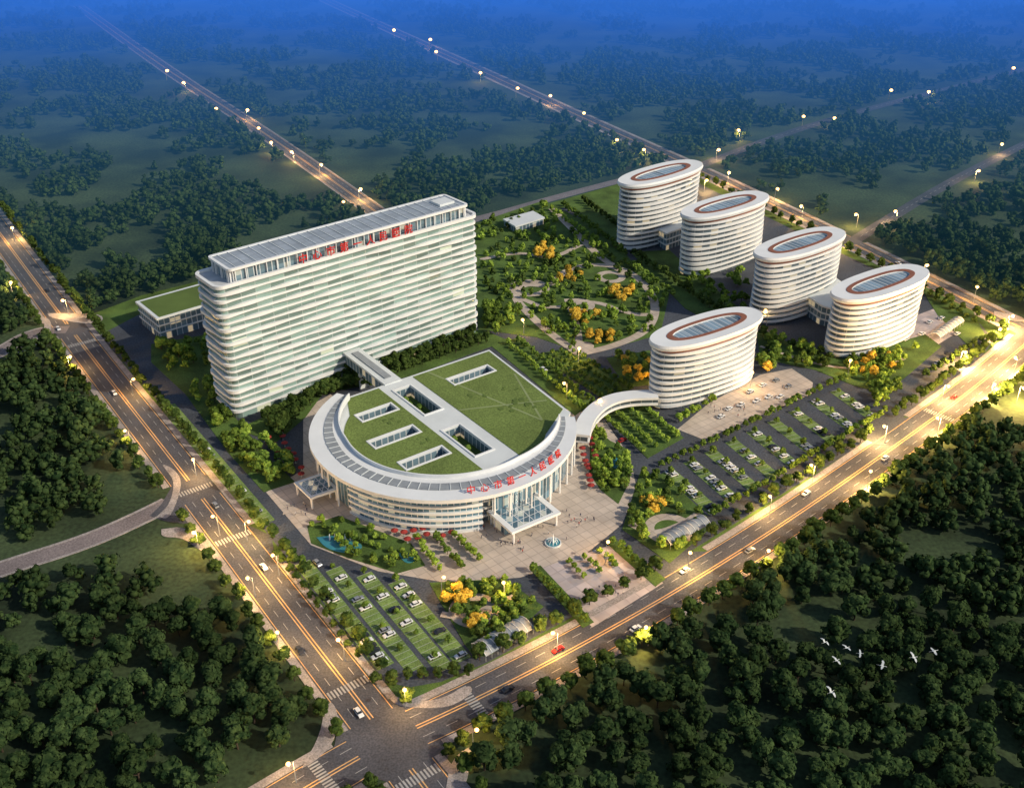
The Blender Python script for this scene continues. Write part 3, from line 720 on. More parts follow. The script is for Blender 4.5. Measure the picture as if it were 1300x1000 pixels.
# ---------------------------------------------------------------- trees
def ico(sub):
    bm = bmesh.new(); bmesh.ops.create_icosphere(bm, subdivisions=sub, radius=1)
    v = [tuple(x.co) for x in bm.verts]; f = [tuple(q.index for q in x.verts) for x in bm.faces]; bm.free(); return v, f
ICO1, ICO2 = ico(1), ico(2)
def crown_arrays(seed, R=4.3, z0=2.6, zh=7.2, clumps=16, sub=2, leaves=200, lsz=.55):
    rd = random.Random(seed); V = []; Fq = []; cl = []
    iv, if_ = ICO2 if sub == 2 else ICO1
    for c in range(clumps):
        if c == 0: p = Vector((0, 0, z0+zh*.5)); rr = R*.55
        else:
            a = rd.uniform(0, 2*PI); t = rd.uniform(.08, 1)
            prof = math.sin(PI*min(1, max(.05, (t*.85+.12))))**.6
            q = R*.72*prof*rd.uniform(.7, 1.05); p = Vector((q*math.cos(a), q*math.sin(a), z0+zh*t*.88)); rr = R*rd.uniform(.26, .42)
        cl.append((p, rr)); b = len(V)
        for v in iv:
            k = rr*rd.uniform(.72, 1.22); V.append((p.x+v[0]*k, p.y+v[1]*k, p.z+v[2]*k*.85))
        Fq += [tuple(b+i for i in f) for f in if_]
    for _ in range(leaves):
        p, rr = rd.choice(cl); d = Vector((rd.gauss(0, 1), rd.gauss(0, 1), rd.gauss(.2, 1))).normalized(); q = p+d*rr*rd.uniform(.95, 1.3)
        x = d.orthogonal().normalized(); x.rotate(Matrix.Rotation(rd.uniform(0, 6), 3, d)); x = (x+d*rd.uniform(-.6, .6)).normalized(); y = d.cross(x).normalized(); s_ = lsz*rd.uniform(.6, 1.3)
        b = len(V); V += [tuple(q-x*s_-y*s_*.6), tuple(q+x*s_-y*s_*.6), tuple(q+y*s_)]; Fq.append((b, b+1, b+2))
    return V, Fq
def crown_mesh(name, m, seed, **k):
    V, Fq = crown_arrays(seed, **k); me = bpy.data.meshes.new(name); me.from_pydata(V, [], Fq); me.materials.append(m); return me
def trunk_mesh(seed, h=5.5, r=.28):
    rd = random.Random(seed); mb = MB(); mb.tube([(0, 0, -.1), (.05, .05, h*.5), (0, .1, h)], [r, r*.75, r*.4], 7)
    for k in range(4):
        a = k*PI/2+rd.uniform(-.4, .4); z = h*rd.uniform(.4, .6)
        mb.tube([(0, 0, z), (math.cos(a)*1.2, math.sin(a)*1.2, z+1.4), (math.cos(a)*2.2, math.sin(a)*2.2, z+2.6)], [r*.5, r*.35, r*.12], 5)
    return mb.mesh('trunk', M['bark'])
TR = [trunk_mesh(s) for s in range(3)]
KM = {}; MK = {'forest': 'lf_forest', 'street': 'lf_street', 'light': 'lf_light', 'mid': 'lf_mid', 'yellow': 'lf_yellow'}
for kname, mk in MK.items():
    KM[kname] = [crown_mesh('crown', M[mk], 11*i+len(kname), leaves=260) for i in range(5)]
def tree(p, kind, sc, name, label, group, cat='tree', z=0):
    r = empty(name, (p[0], p[1], z), label, cat, group, rz=random.uniform(0, 6.28), sc=sc)
    r.scale = (sc*random.uniform(.9, 1.1), sc*random.uniform(.9, 1.1), sc*random.uniform(.88, 1.12))
    child('trunk', random.choice(TR), r); child('crown', random.choice(KM[kind]), r); return r
tm = [crown_arrays(100+i, R=4.6, z0=1.6, zh=8, clumps=11, sub=1, leaves=70, lsz=.8) for i in range(5)]
tf = [crown_arrays(100+i, R=4.6, z0=.8, zh=8, clumps=7, sub=1, leaves=24, lsz=1.0) for i in range(5)]
tg = [crown_arrays(200+i, R=4.3, z0=1.6, zh=7.6, clumps=15, sub=1, leaves=120, lsz=.6) for i in range(5)]
TM, TF, TG = [[(np.array(V, dtype=np.float32), np.array(Fq, dtype=np.int32)) for V, Fq in t] for t in (tm, tf, tg)]
def merged(name, recs, mats, label, cat):
    VS = []; FS = []; MI = []; off = 0
    for x, y, s_, (V, Fq), mi in recs:
        a = random.uniform(0, 6.28); ca, sa = math.cos(a)*s_, math.sin(a)*s_
        W = np.empty_like(V); W[:, 0] = V[:, 0]*ca-V[:, 1]*sa+x; W[:, 1] = V[:, 0]*sa+V[:, 1]*ca+y; W[:, 2] = V[:, 2]*s_*random.uniform(.9, 1.1)
        VS.append(W); FS.append(Fq+off); off += len(V); MI.append(np.full(len(Fq), mi, dtype=np.int32))
    VV = np.concatenate(VS); FF = np.concatenate(FS); MM = np.concatenate(MI)
    me = bpy.data.meshes.new(name); me.vertices.add(len(VV)); me.vertices.foreach_set('co', VV.ravel())
    me.loops.add(FF.size); me.loops.foreach_set('vertex_index', FF.ravel()); me.polygons.add(len(FF)); me.polygons.foreach_set('loop_start', np.arange(0, FF.size, 3, dtype=np.int32))
    for m in mats: me.materials.append(m)
    me.update(calc_edges=True); me.polygons.foreach_set('material_index', MM)
    o = bpy.data.objects.new(name, me); col.objects.link(o); tag(o, label, cat, kind='stuff')

def vis(p, m=40):
    q = proj((p[0], p[1], 4)); return -m < q[0] < 1300+m and -m < q[1] < 1000+m
def road_trees(key, d, step, label, group, sc=.8, cond=None, kind='street'):
    pts = resample(ROADS[key][0], step); O = offs(pts, d)
    for o in O:
        o = o+Vector((random.uniform(-.8, .8), random.uniform(-.8, .8)))
        if not vis(o, 20) or near_road(o, 2.2) or not not_ent(o): continue
        if cond and not cond(o): continue
        tree(o, kind, sc*random.uniform(.8, 1.15), 'street_tree', label, group)
road_trees('r1', 12.6, 8.5, 'dark round street tree between the left road and the campus', 'street trees on the campus side of the left road', .6)
road_trees('r1', -12.6, 9.5, 'dark round street tree on the outer side of the left road', 'street trees on the outer side of the left road', .66)
road_trees('r2', 13, 8.0, 'dark round street tree between the front road and the campus', 'street trees on the campus side of the front road', .64, cond=lambda o: proj((*o, 0))[0] > 600)
road_trees('r2', -13, 8, 'dark round street tree on the outer side of the front road', 'street trees on the outer side of the front road', .76)
road_trees('r3', -12, 9.5, 'dark street tree between the right back road and the towers', 'street trees on the campus side of the right back road', .62, cond=lambda o: 880 < proj((*o, 0))[0])
# campus planting, collected first, then the largest of each kind built one by one
BLD = [[Vector(p) for p in base], outer]+TW
def free(p): return not any(inpoly(p, b) for b in BLD)
PLANT = []
ADJ = {'light': 'light green', 'mid': 'green', 'yellow': 'golden yellow', 'street': 'dark green'}
def plant(p, k, sc, label, group, base_sc):
    nm = 'autumn_tree' if k == 'yellow' else ('shrub' if base_sc <= .40 else 'garden_tree')
    if nm == 'shrub': label = label.replace('tree', 'bush', 1); group = group.replace('trees', 'bushes')
    PLANT.append((p, k, sc, nm, ADJ[k]+' '+label, ADJ[k]+' '+group))
def scat(pl, n, kinds, label, group, sc=.5, mind=2.6):
    Q = gp(pl); x0 = min(p.x for p in Q); x1 = max(p.x for p in Q); y0 = min(p.y for p in Q); y1 = max(p.y for p in Q); got = []; tr = 0
    while len(got) < n and tr < n*40:
        tr += 1; p = Vector((random.uniform(x0, x1), random.uniform(y0, y1)))
        if not inpoly(p, Q) or any((p-q).length < mind for q in got) or not free(p): continue
        got.append(p); plant(p, random.choice(kinds), sc*random.uniform(.75, 1.25), label, group, sc)
def row(a, b, step, kind, label, group, sc=.45, jit=.4):
    A_ = g2(*a); B_ = g2(*b); L = (B_-A_).length; t = (B_-A_).normalized(); d = 0
    while d <= L:
        p = A_+t*d+Vector((random.uniform(-jit, jit), random.uniform(-jit, jit)))
        if free(p): plant(p, kind, sc*random.uniform(.85, 1.15), label, group, sc)
        d += step
scat([(200, 440), (262, 428), (278, 465), (215, 472)], 26, ['light', 'mid', 'mid'], 'tree left of the long slab block', 'trees left of the slab block', .55)
scat([(235, 490), (278, 485), (290, 530), (350, 570), (378, 602), (335, 618), (300, 580)], 52, ['mid', 'mid', 'light'], 'tree near the slab block corner by the plaza', 'trees at the slab block corner', .55)
scat([(345, 545), (460, 480), (475, 490), (415, 500), (385, 520), (355, 560)], 26, ['street'], 'tree between the slab block and the ring roof', 'trees behind the ring roof', .75)
row((340, 535), (448, 478), 5, 'street', 'tree at the foot of the slab block, left part', 'trees at the slab foot left', .7)
row((492, 468), (608, 425), 5, 'street', 'tree at the foot of the slab block, right part', 'trees at the slab foot right', .75)
row((505, 474), (620, 434), 5, 'street', 'tree behind the roof lawns', 'trees behind the roof lawns', .7)
scat([(608, 385), (660, 388), (665, 420), (622, 425)], 18, ['mid', 'light'], 'tree right of the slab block', 'trees right of the slab block', .7)
row((645, 438), (750, 530), 4.5, 'light', 'tree in the row right of the roof lawns', 'row right of the roof lawns', .42)
row((658, 434), (757, 518), 5, 'mid', 'tree in the outer row right of the roof lawns', 'outer row right of the roof lawns', .42)
for q in range(4):
    row((690+q*11, 453-q*3), (766+q*12, 508-q*4), 4.2, 'mid', 'tree in the planted rows before the garden', 'planted rows before the garden', .34)
    row((768+q*15, 532-q*6), (822+q*14, 580-q*7), 3.6, 'light', 'tree in the planted rows below the curved bridge', 'rows below the curved bridge', .34)
GARD = [(610, 330), (650, 300), (700, 275), (775, 322), (815, 342), (846, 375), (832, 420), (745, 445), (690, 425), (655, 400), (612, 375)]
PW = [g2(*p) for p in ((735, 388), (672, 366), (775, 352), (742, 440))]
scat(GARD, 240, ['mid', 'mid', 'mid', 'light', 'light', 'light', 'street'], 'tree in the large central garden', 'central garden trees', .50, mind=3.2)
PLANT = [t for t in PLANT if not any((t[0]-w).length < 6 for w in PW)]
for c_ in ((690, 326), (722, 356), (742, 408), (792, 378), (765, 432)):
    scat([(c_[0]-20, c_[1]), (c_[0], c_[1]-11), (c_[0]+20, c_[1]), (c_[0], c_[1]+11)], 6, ['yellow'], 'tree in the large central garden', 'central garden trees', .6, mind=4)
scat([(602, 290), (640, 276), (690, 262), (700, 272), (640, 300), (610, 312)], 26, ['mid', 'street', 'light'], 'tree behind the central garden', 'trees behind the central garden', .55)
row((715, 262), (795, 325), 6, 'mid', 'tree between the garden and rear tower', 'row between garden and rear tower', .55)
row((740, 256), (785, 290), 6, 'street', 'tree left of the rearmost tower', 'trees left of the rearmost tower', .55)
row((700, 268), (770, 318), 6, 'light', 'tree along the back lane of the garden', 'trees along the garden back lane', .5)
row((805, 325), (955, 428), 6, 'street', 'tree in the avenue before the oval towers', 'avenue before the towers', .6)
row((792, 335), (860, 380), 6, 'mid', 'tree in the avenue beside the garden', 'avenue beside the garden', .55)
scat([(862, 355), (945, 345), (958, 400), (945, 420), (890, 385)], 36, ['mid', 'light', 'mid'], 'tree between the second and third towers', 'trees between second and third towers', .55)
scat([(968, 425), (1035, 445), (1060, 462), (1030, 472), (968, 450)], 32, ['mid', 'light', 'street'], 'tree below the third oval tower', 'trees below the third tower', .55)
scat([(960, 462), (980, 452), (990, 465), (970, 476)], 7, ['yellow', 'mid'], 'tree beside the front oval tower', 'trees beside the front tower', .7)
scat([(1070, 462), (1150, 438), (1165, 445), (1120, 488), (1085, 482)], 42, ['light', 'yellow', 'mid', 'light', 'mid'], 'tree below the rightmost tower', 'trees below the rightmost tower', .5)
scat([(1100, 490), (1140, 478), (1150, 498), (1112, 518)], 18, ['light', 'mid'], 'tree at the right end of the car park', 'trees at the car park end', .45)
row((1172, 372), (1245, 415), 6, 'street', 'tree right of the rightmost tower', 'trees right of the rightmost tower', .5)
scat([(775, 455), (825, 448), (828, 485), (795, 488)], 14, ['mid', 'yellow'], 'tree left of the front oval tower', 'trees left of the front tower', .55)
row((862, 536), (905, 510), 5, 'light', 'tree at the forecourt of the front tower', 'forecourt trees', .45)
for i, (a, b) in enumerate(STR_R):
    row((a[0]+4, a[1]+3), b, 10, 'mid', 'tree on the right car park grass strips', 'right car park trees', .34, .3)
    row((a[0]-8, a[1]-5), (a[0]+12, a[1]-14), 4, 'mid', 'tree at the top of the right car park', 'top of the right car park', .40)
    row((b[0]-4, b[1]+6), (b[0]+18, b[1]-6), 4, 'mid', 'tree at the foot of the right car park', 'foot of the right car park', .40)
row((1175, 478), (1255, 430), 6, 'street', 'tree inside the right road corner', 'trees inside the right corner', .5)
GW = g2(850, 672)
n_before = len(PLANT)
scat([(815, 604), (842, 604), (890, 650), (896, 668), (852, 712), (795, 670)], 46, ['mid', 'light', 'street', 'mid'], 'tree in the small garden by the curved shed', 'small garden trees', .46)
PLANT = PLANT[:n_before]+[t for t in PLANT[n_before:] if (t[0]-GW).length > 10]
scat([(392, 670), (430, 657), (520, 688), (538, 712), (505, 726), (440, 706)], 30, ['light', 'mid'], 'tree in the left plaza bed by the pond', 'left plaza bed trees', .38)
for q in range(3): row((530+q*24, 688-q*3), (560+q*26, 728-q*6), 3.4, ['light', 'mid'][q % 2], 'tree in the plaza rows before the facade', 'plaza rows before the facade', .38)
scat([(752, 545), (775, 560), (798, 575), (798, 608), (784, 636), (765, 622), (750, 600)], 34, ['light', 'light', 'mid'], 'tree in the right plaza bed', 'right plaza bed trees', .40)
scat([(555, 745), (640, 738), (685, 770), (670, 790), (620, 820), (598, 805)], 44, ['mid', 'street', 'mid', 'light'], 'tree in the bottom garden', 'bottom garden trees', .44)
scat([(565, 766), (582, 756), (600, 766), (584, 776)], 7, ['yellow'], 'tree in the bottom garden', 'bottom garden trees', .5)
scat([(592, 797), (604, 789), (616, 797), (605, 805)], 5, ['yellow'], 'tree in the bottom garden', 'bottom garden trees', .5)
scat([(815, 640), (830, 634), (842, 644), (828, 655)], 5, ['yellow'], 'tree beside the inner road of the small garden', 'small garden edge trees', .5)
row((678, 726), (743, 792), 4, 'mid', 'tree on the left edge of the pink square', 'left edge of the pink square', .42)
row((778, 690), (836, 738), 4.5, 'mid', 'tree on the right edge of the pink square', 'right edge of the pink square', .40)
for q_ in range(3): row((722+q_*20, 716-q_*7), (742+q_*20, 735-q_*7), 3.3, 'light', 'tree in the short rows on the pink square', 'short rows on the pink square', .32)
for a, b in STR_L: row(a, b, 13, 'mid', 'tree on the lower left car park strips', 'lower left car park trees', .30, .2)
row((352, 705), (455, 838), 6, 'street', 'tree lining the lower left car park', 'trees lining the lower left car park', .36)
row((478, 868), (610, 855), 5, 'street', 'tree at the rounded bottom corner', 'trees at the bottom corner', .5)
row((196, 500), (322, 650), 8, 'mid', 'tree on the edge of the left grass strip', 'trees on the left grass strip', .42)
over = []
for nm in ('garden_tree', 'shrub', 'autumn_tree'):
    L_ = sorted([t for t in PLANT if t[3] == nm], key=lambda t: -t[2]/t[0].length)
    for p, k, sc, n_, lb, gr in L_[:295]: tree(p, k, sc, nm, lb, gr, 'shrub' if nm == 'shrub' else 'tree', z=.2)
    over += L_[295:]; print(nm, len(L_))
mi = {'light': 0, 'mid': 1, 'street': 2, 'yellow': 3}
if over: merged('garden_planting', [(t[0].x, t[0].y, t[2], random.choice(TG), mi[t[1]]) for t in over], [M['lf_light'], M['lf_mid'], M['lf_street'], M['lf_yellow']], 'remaining garden trees around the towers and the central garden', 'planting')

# forest
cands = []
sp = 8.6
CLEAR = [gp(p) for p in ([(1225, 500), (1300, 440), (1330, 560), (1245, 540)], [(130, 600), (205, 600), (215, 640), (150, 650)], [(960, 800), (1050, 770), (1090, 800), (1000, 840)], [(180, 720), (250, 710), (290, 760), (230, 780)], [(1150, 700), (1230, 660), (1260, 700), (1180, 730)])]
yv = 195.0
while yv < 1650:
    spn = sp*(1 if yv < 700 else 1.1)
    hw = (yv/1100.0)*650*1.35+60
    x = -hw
    while x < hw:
        p = Vector((x+random.uniform(-.42, .42)*spn, yv+random.uniform(-.42, .42)*spn)); x += spn
        if not vis(p, 60): continue
        nv = noise.noise(Vector((p.x*.013, p.y*.013, 3.3)))+.75*noise.noise(Vector((p.x*.036, p.y*.036, 9.1)))
        near_r = yv < 560 and p.x > -10
        if nv < (-.62 if near_r else -.30 if yv < 560 else -.02): continue
        if inpoly(p, BELT) or near_road(p, 9 if yv < 500 else 6) or any(inpoly(p, c_) for c_ in CLEAR): continue
        cands.append(p)
    yv += spn
cands.sort(key=lambda p: p.length)
def region(p):
    q = proj((p[0], p[1], 0))
    if q[0] < 545-(1000-q[1])*.78 and q[1] > 690: return 'in the wood left of the bottom crossing, below the side road', 'lower left wood'
    if q[0] < 400: return 'in the wood left of the left road, above the side road', 'left wood'
    if q[0] > 950: return 'in the wood at the lower right beyond the front road', 'lower right wood'
    return 'in the wood below the front road near the crossing', 'wood below the front road'
NI = 298
for p in cands[:NI]:
    ds, gr = region(p); tree(p, 'forest', random.uniform(.8, 1.15), 'forest_tree', 'dark round forest tree '+ds, gr)
merged('forest', [(p.x, p.y, random.uniform(.75, 1.2), random.choice(TM if p.y < 650 else TF), 0) for p in cands[NI:]], [M['lf_forest']], 'dark far-off woods in patches over the fields around the campus', 'forest')
print('FOREST', len(cands))

# ---------------------------------------------------------------- cars
def car_meshes(m):
    prof = [(-2.25, .35), (-2.25, .85), (-1.6, .98), (1.0, .98), (2.1, .80), (2.25, .6), (2.25, .35)]
    b = bmesh.new(); L = [b.verts.new((x, -.88, z)) for x, z in prof]; R = [b.verts.new((x, .88, z)) for x, z in prof]
    b.faces.new(L[::-1]); b.faces.new(R)
    for i in range(len(prof)): j = (i+1) % len(prof); b.faces.new([L[i], L[j], R[j], R[i]])
    bmesh.ops.recalc_face_normals(b, faces=b.faces); bmesh.ops.bevel(b, geom=b.edges[:], offset=.09, segments=2, affect='EDGES')
    body = bpy.data.meshes.new('body'); b.to_mesh(body); body.materials.append(M[m])
    gl = MB()
    lo = [(-1.75, -.8), (1.05, -.8), (1.05, .8), (-1.75, .8)]; hi = [(-1.2, -.66), (.35, -.66), (.35, .66), (-1.2, .66)]
    for i in range(4): j = (i+1) % 4; gl.face([(*lo[i], .95), (*lo[j], .95), (*hi[j], 1.42), (*hi[i], 1.42)])
    glass = gl.mesh('windows', M['cglass'])
    rf = MB().prism([(-1.28, -.7), (.42, -.7), (.42, .7), (-1.28, .7)], 1.41, 1.49, bottom=True).mesh('roof', M[m])
    return body, glass, rf
def wheel_mesh():
    mb = MB(); mb.tube([(0, -.11, 0), (0, .11, 0)], .33, 12); return mb.mesh('wheel', M['tyre'])
WH = wheel_mesh(); CM = {k: car_meshes(k) for k in ('carW', 'carS', 'carR', 'carD')}
CN = {'carW': 'white', 'carS': 'silver', 'carR': 'red', 'carD': 'dark'}
def car(p, rz, k, where, group, z=.14):
    r = empty('car', (p[0], p[1], z), CN[k]+' car '+where, 'car', CN[k]+' '+group, rz=rz)
    for nm, me_ in zip(('body', 'windows', 'roof'), CM[k]): child(nm, me_, r)
    for x in (-1.4, 1.4):
        for y in (-.82, .82): w = child('wheel', WH, r); w.location = (x, y, .33)
def pick(): return random.choice(['carW']*8+['carS']*2+['carD'])
def strip_cars(a, b, fill, where, group):
    A_ = g2(*a); B_ = g2(*b); t = (B_-A_).normalized(); nn = Vector((-t.y, t.x)); L = (B_-A_).length; d = 1.4
    th = math.atan2(nn.y, nn.x)
    while d < L:
        if random.random() < fill: p = A_+t*d+nn*random.uniform(-.3, .3); car(p, th+(PI if random.random() < .5 else 0), pick(), where, group)
        d += 2.8
ORD = ['first', 'second', 'third', 'fourth', 'fifth', 'sixth', 'seventh', 'eighth', 'ninth']
for i, (a, b) in enumerate(STR_R): strip_cars(a, b, .42, 'on the %s strip from the left, right car park' % ORD[i], 'cars on the %s right car park strip' % ORD[i])
for i, (a, b) in enumerate(STR_L): strip_cars(a, b, .32, 'on the %s strip from the left, lower left car park' % ORD[i], 'cars on the %s lower left strip' % ORD[i])
strip_cars((225, 530), (330, 655), .16, 'parked on the long grass strip beside the left inner road', 'cars on the left grass strip')
for p in [(952, 498), (968, 490), (985, 484), (975, 505), (960, 510), (1000, 492), (940, 515), (925, 520), (915, 530), (990, 505)]:
    car(g2(*p), TH+random.choice([0, PI]), pick(), 'parked on the forecourt of the front oval tower', 'cars on the tower forecourt', .18)
for p in [(1180, 410), (1195, 405), (1170, 425), (1150, 432), (1215, 425), (1205, 450), (1190, 462)]:
    car(g2(*p), TH, pick(), 'parked near the right road corner', 'cars near the right corner', .18)
def road_car(px, py, key, side):
    arr = RARR[key][0]; c = g2(px, py); i = int(((arr[:, 0]-c.x)**2+(arr[:, 1]-c.y)**2).argmin()); i = min(max(i, 1), len(arr)-2); pts = ROADS[key][0]
    t = (pts[i+1]-pts[i-1]).normalized(); nn = Vector((-t.y, t.x)); p = pts[i]+nn*side
    return p, math.atan2(t.y, t.x)+(PI if side > 0 else 0)
for (x, y, key, sd, k, wh) in [(455, 905, 'r1', -2.4, 'carW', 'on the left road by the bottom crossing'), (318, 728, 'r1', 2.4, 'carW', 'on the left road below the side road'), (275, 640, 'r1', 2.4, 'carS', 'on the left road at the side road junction'),
    (150, 500, 'r1', -2.4, 'carW', 'on the left road beside the street trees'), (60, 370, 'r1', 2.4, 'carD', 'on the left road near the top left lane'), (395, 820, 'r1', -5.6, 'carD', 'on the left road beside the lower car park'), (712, 828, 'r2', 2.4, 'carR', 'on the front road below the pink square'),
    (945, 700, 'r2', -2.4, 'carS', 'on the front road below the small garden'), (1040, 632, 'r2', 5.6, 'carW', 'on the front road below the right car park'), (1120, 580, 'r2', -2.4, 'carW', 'on the front road near the right entrance'), (1215, 508, 'r2', 2.4, 'carR', 'on the front road near the right corner'),
    (790, 790, 'r2', -5.6, 'carW', 'on the front road outer lane below the pink square'), (640, 868, 'r2', -2.4, 'carD', 'on the front road near the bottom corner'), (1140, 335, 'r3', 2.4, 'carW', 'on the right back road behind the last tower'), (90, 415, 'r1', -5.6, 'carW', 'on the left road near the upper left crossing'), (880, 735, 'r2', 5.4, 'carW', 'on the front road by the entrance')]:
    p, th = road_car(x, y, key, sd); car(p, th, k, wh, 'moving car '+wh, .15)
for (x, y, r_, k, wh) in [(690, 470, TH-PI/2, 'carW', 'on the inner road right of the roof lawns'), (790, 560, TH, 'carR', 'on the inner road right of the plaza'), (403, 716, TH-PI/2, 'carS', 'driving between the lower left strips')]:
    car(g2(x, y), r_, k, wh, 'lone car '+wh, .1)

# ---------------------------------------------------------------- street lamps
pole = MB().tube([(0, 0, 0), (0, 0, 4.5), (0, 0, 9)], [.16, .12, .08], 6).mesh('pole', M['grey'])
armm = MB().tube([(0, 0, 8.9), (.7, 0, 9.3), (1.6, 0, 9.3)], .07, 5).mesh('arm', M['grey'])
b = bmesh.new(); bmesh.ops.create_icosphere(b, subdivisions=2, radius=.7); bmesh.ops.scale(b, vec=(1, 1, .8), verts=b.verts)
lhm = bpy.data.meshes.new('lamp_head'); b.to_mesh(lhm); b.free(); lhm.materials.append(M['lamp'])
LM = [(15, 290, 'far left road'), (12, 357, 'far left road'), (83, 380, 'left road'), (85, 452, 'left road'), (165, 482, 'left road'), (163, 546, 'left road'), (245, 580, 'left road'), (248, 672, 'left road'), (275, 655, 'left road'),
 (320, 732, 'left road'), (351, 705, 'left road'), (350, 806, 'left road'), (435, 812, 'left road'), (372, 965, 'bottom crossing'), (513, 870, 'bottom crossing'), (600, 929, 'bottom crossing'), (708, 802, 'front road'), (825, 793, 'front road'),
 (875, 704, 'front road'), (972, 700, 'front road'), (980, 632, 'front road'), (1035, 590, 'front road'), (1105, 600, 'front road'), (1127, 540, 'front road'), (1195, 530, 'front road'), (1200, 488, 'front road'), (1222, 445, 'right corner'), (1268, 418, 'right corner'),
 (1292, 455, 'right corner'), (1262, 485, 'right corner'), (1296, 490, 'right corner'), (1240, 365, 'right back road'), (1282, 400, 'right corner'), (1175, 335, 'right back road'), (1090, 272, 'right back road'), (1140, 268, 'right lane'), (1240, 216, 'right lane'), (1270, 183, 'right lane'), (925, 218, 'right back road'), (895, 228, 'right back road'), (1020, 262, 'right back road'),  # leading right corner lamps are added, to strengthen the warm glow there
 (985, 240, 'right back road'), (1060, 298, 'right back road'), (910, 190, 'far lane'), (940, 165, 'far lane'), (1020, 147, 'far lane'), (1062, 150, 'far lane'), (1130, 114, 'far lane'), (1180, 117, 'far lane'), (1285, 86, 'far lane'),
 (785, 177, 'far back road'), (740, 143, 'far back road'), (700, 122, 'far back road'), (655, 112, 'far back road'), (610, 92, 'far back road'), (555, 66, 'far back road'), (545, 50, 'far back road'), (500, 38, 'far back road'), (820, 190, 'far back road'), (210, 90, 'field road'), (235, 105, 'field road'),
 (272, 138, 'field road'), (312, 140, 'field road'), (330, 162, 'field road'), (345, 180, 'field road'), (372, 192, 'field road'), (405, 209, 'field road'), (433, 256, 'field road'), (455, 240, 'field road'),
 (735, 440, 'central garden'), (665, 404, 'central garden'), (830, 470, 'front oval tower'), (955, 470, 'front oval tower'), (975, 395, 'avenue'), (720, 485, 'inner road'), (760, 505, 'inner road'), (1080, 455, 'last tower'), (310, 662, 'left road'), (640, 735, 'bottom garden'), (560, 735, 'bottom garden'), (770, 690, 'pink square')]
lts = {}
def lampdata(e):
    if e not in lts:
        l_ = bpy.data.lights.new('lamp_light', 'POINT'); l_.energy = e; l_.color = (1, .58, .2); l_.shadow_soft_size = .8; lts[e] = l_
    return lts[e]
for i, (x, y, wh) in enumerate(LM):
    p = g(x, y, 9.3)
    r = empty('street_lamp', (p.x, p.y, 0), 'lit warm street lamp by the '+wh, 'street lamp', 'street lamps by the '+wh, rz=random.uniform(0, 6.28))
    child('pole', pole, r); child('arm', armm, r); h_ = child('lamp_head', lhm, r); h_.location = (1.6, 0, 9.1)
    s_ = 1.0+max(0, p.y-350)/550; h_.scale = (s_, s_, s_)
    e = 90000 if wh == 'right corner' else 20000 if wh == 'front road' else 7000 if wh == 'bottom crossing' else (24000 if p.y > 600 else 12000)
    if wh == 'front road' and x > 1100: e = 45000
    if wh in ('central garden', 'avenue', 'inner road', 'bottom garden', 'pink square', 'front oval tower', 'last tower'): e = 4500
    if p.y > 850 and i % 2: continue
    l_ = child('lamp_light', lampdata(e), r); l_.location = (1.6, 0, 8.0)

# ---------------------------------------------------------------- parasols
pc = MB()
for k in range(8):
    a = k*PI/4; b_ = (k+1)*PI/4; pc.face([(1.5*math.cos(a), 1.5*math.sin(a), 2.2), (1.5*math.cos(b_), 1.5*math.sin(b_), 2.2), (0, 0, 2.9)]); pc.face([(1.5*math.cos(a), 1.5*math.sin(a), 2.2), (1.5*math.cos(b_), 1.5*math.sin(b_), 2.2), (1.5*math.cos(b_), 1.5*math.sin(b_), 2.0), (1.5*math.cos(a), 1.5*math.sin(a), 2.0)])
pcm = pc.mesh('canopy', M['parasol']); ppm = MB().tube([(0, 0, 0), (0, 0, 2.9)], .06, 6).mesh('pole', M['white']); pbm = MB().tube([(0, 0, 0), (0, 0, .15)], .4, 10).mesh('base', M['grey'])
PS = [((352, 545), (385, 605), 9, 'left plaza edge'), ((340, 560), (365, 592), 5, 'left plaza edge'), ((502, 680), (580, 672), 8, 'facade front'), ((515, 688), (575, 682), 5, 'facade front'), ((738, 575), (752, 620), 8, 'right plaza edge'), ((748, 562), (758, 590), 5, 'right plaza edge')]
for a, b_, n_, wh in PS:
    for i in range(n_):
        t = i/(n_-1); p = g2(a[0]+(b_[0]-a[0])*t+random.uniform(-3, 3), a[1]+(b_[1]-a[1])*t+random.uniform(-2, 2))
        r = empty('parasol', (p.x, p.y, .17), 'red parasol standing at the '+wh, 'parasol', 'red parasols at the '+wh)
        child('canopy', pcm, r); child('pole', ppm, r); child('base', pbm, r)

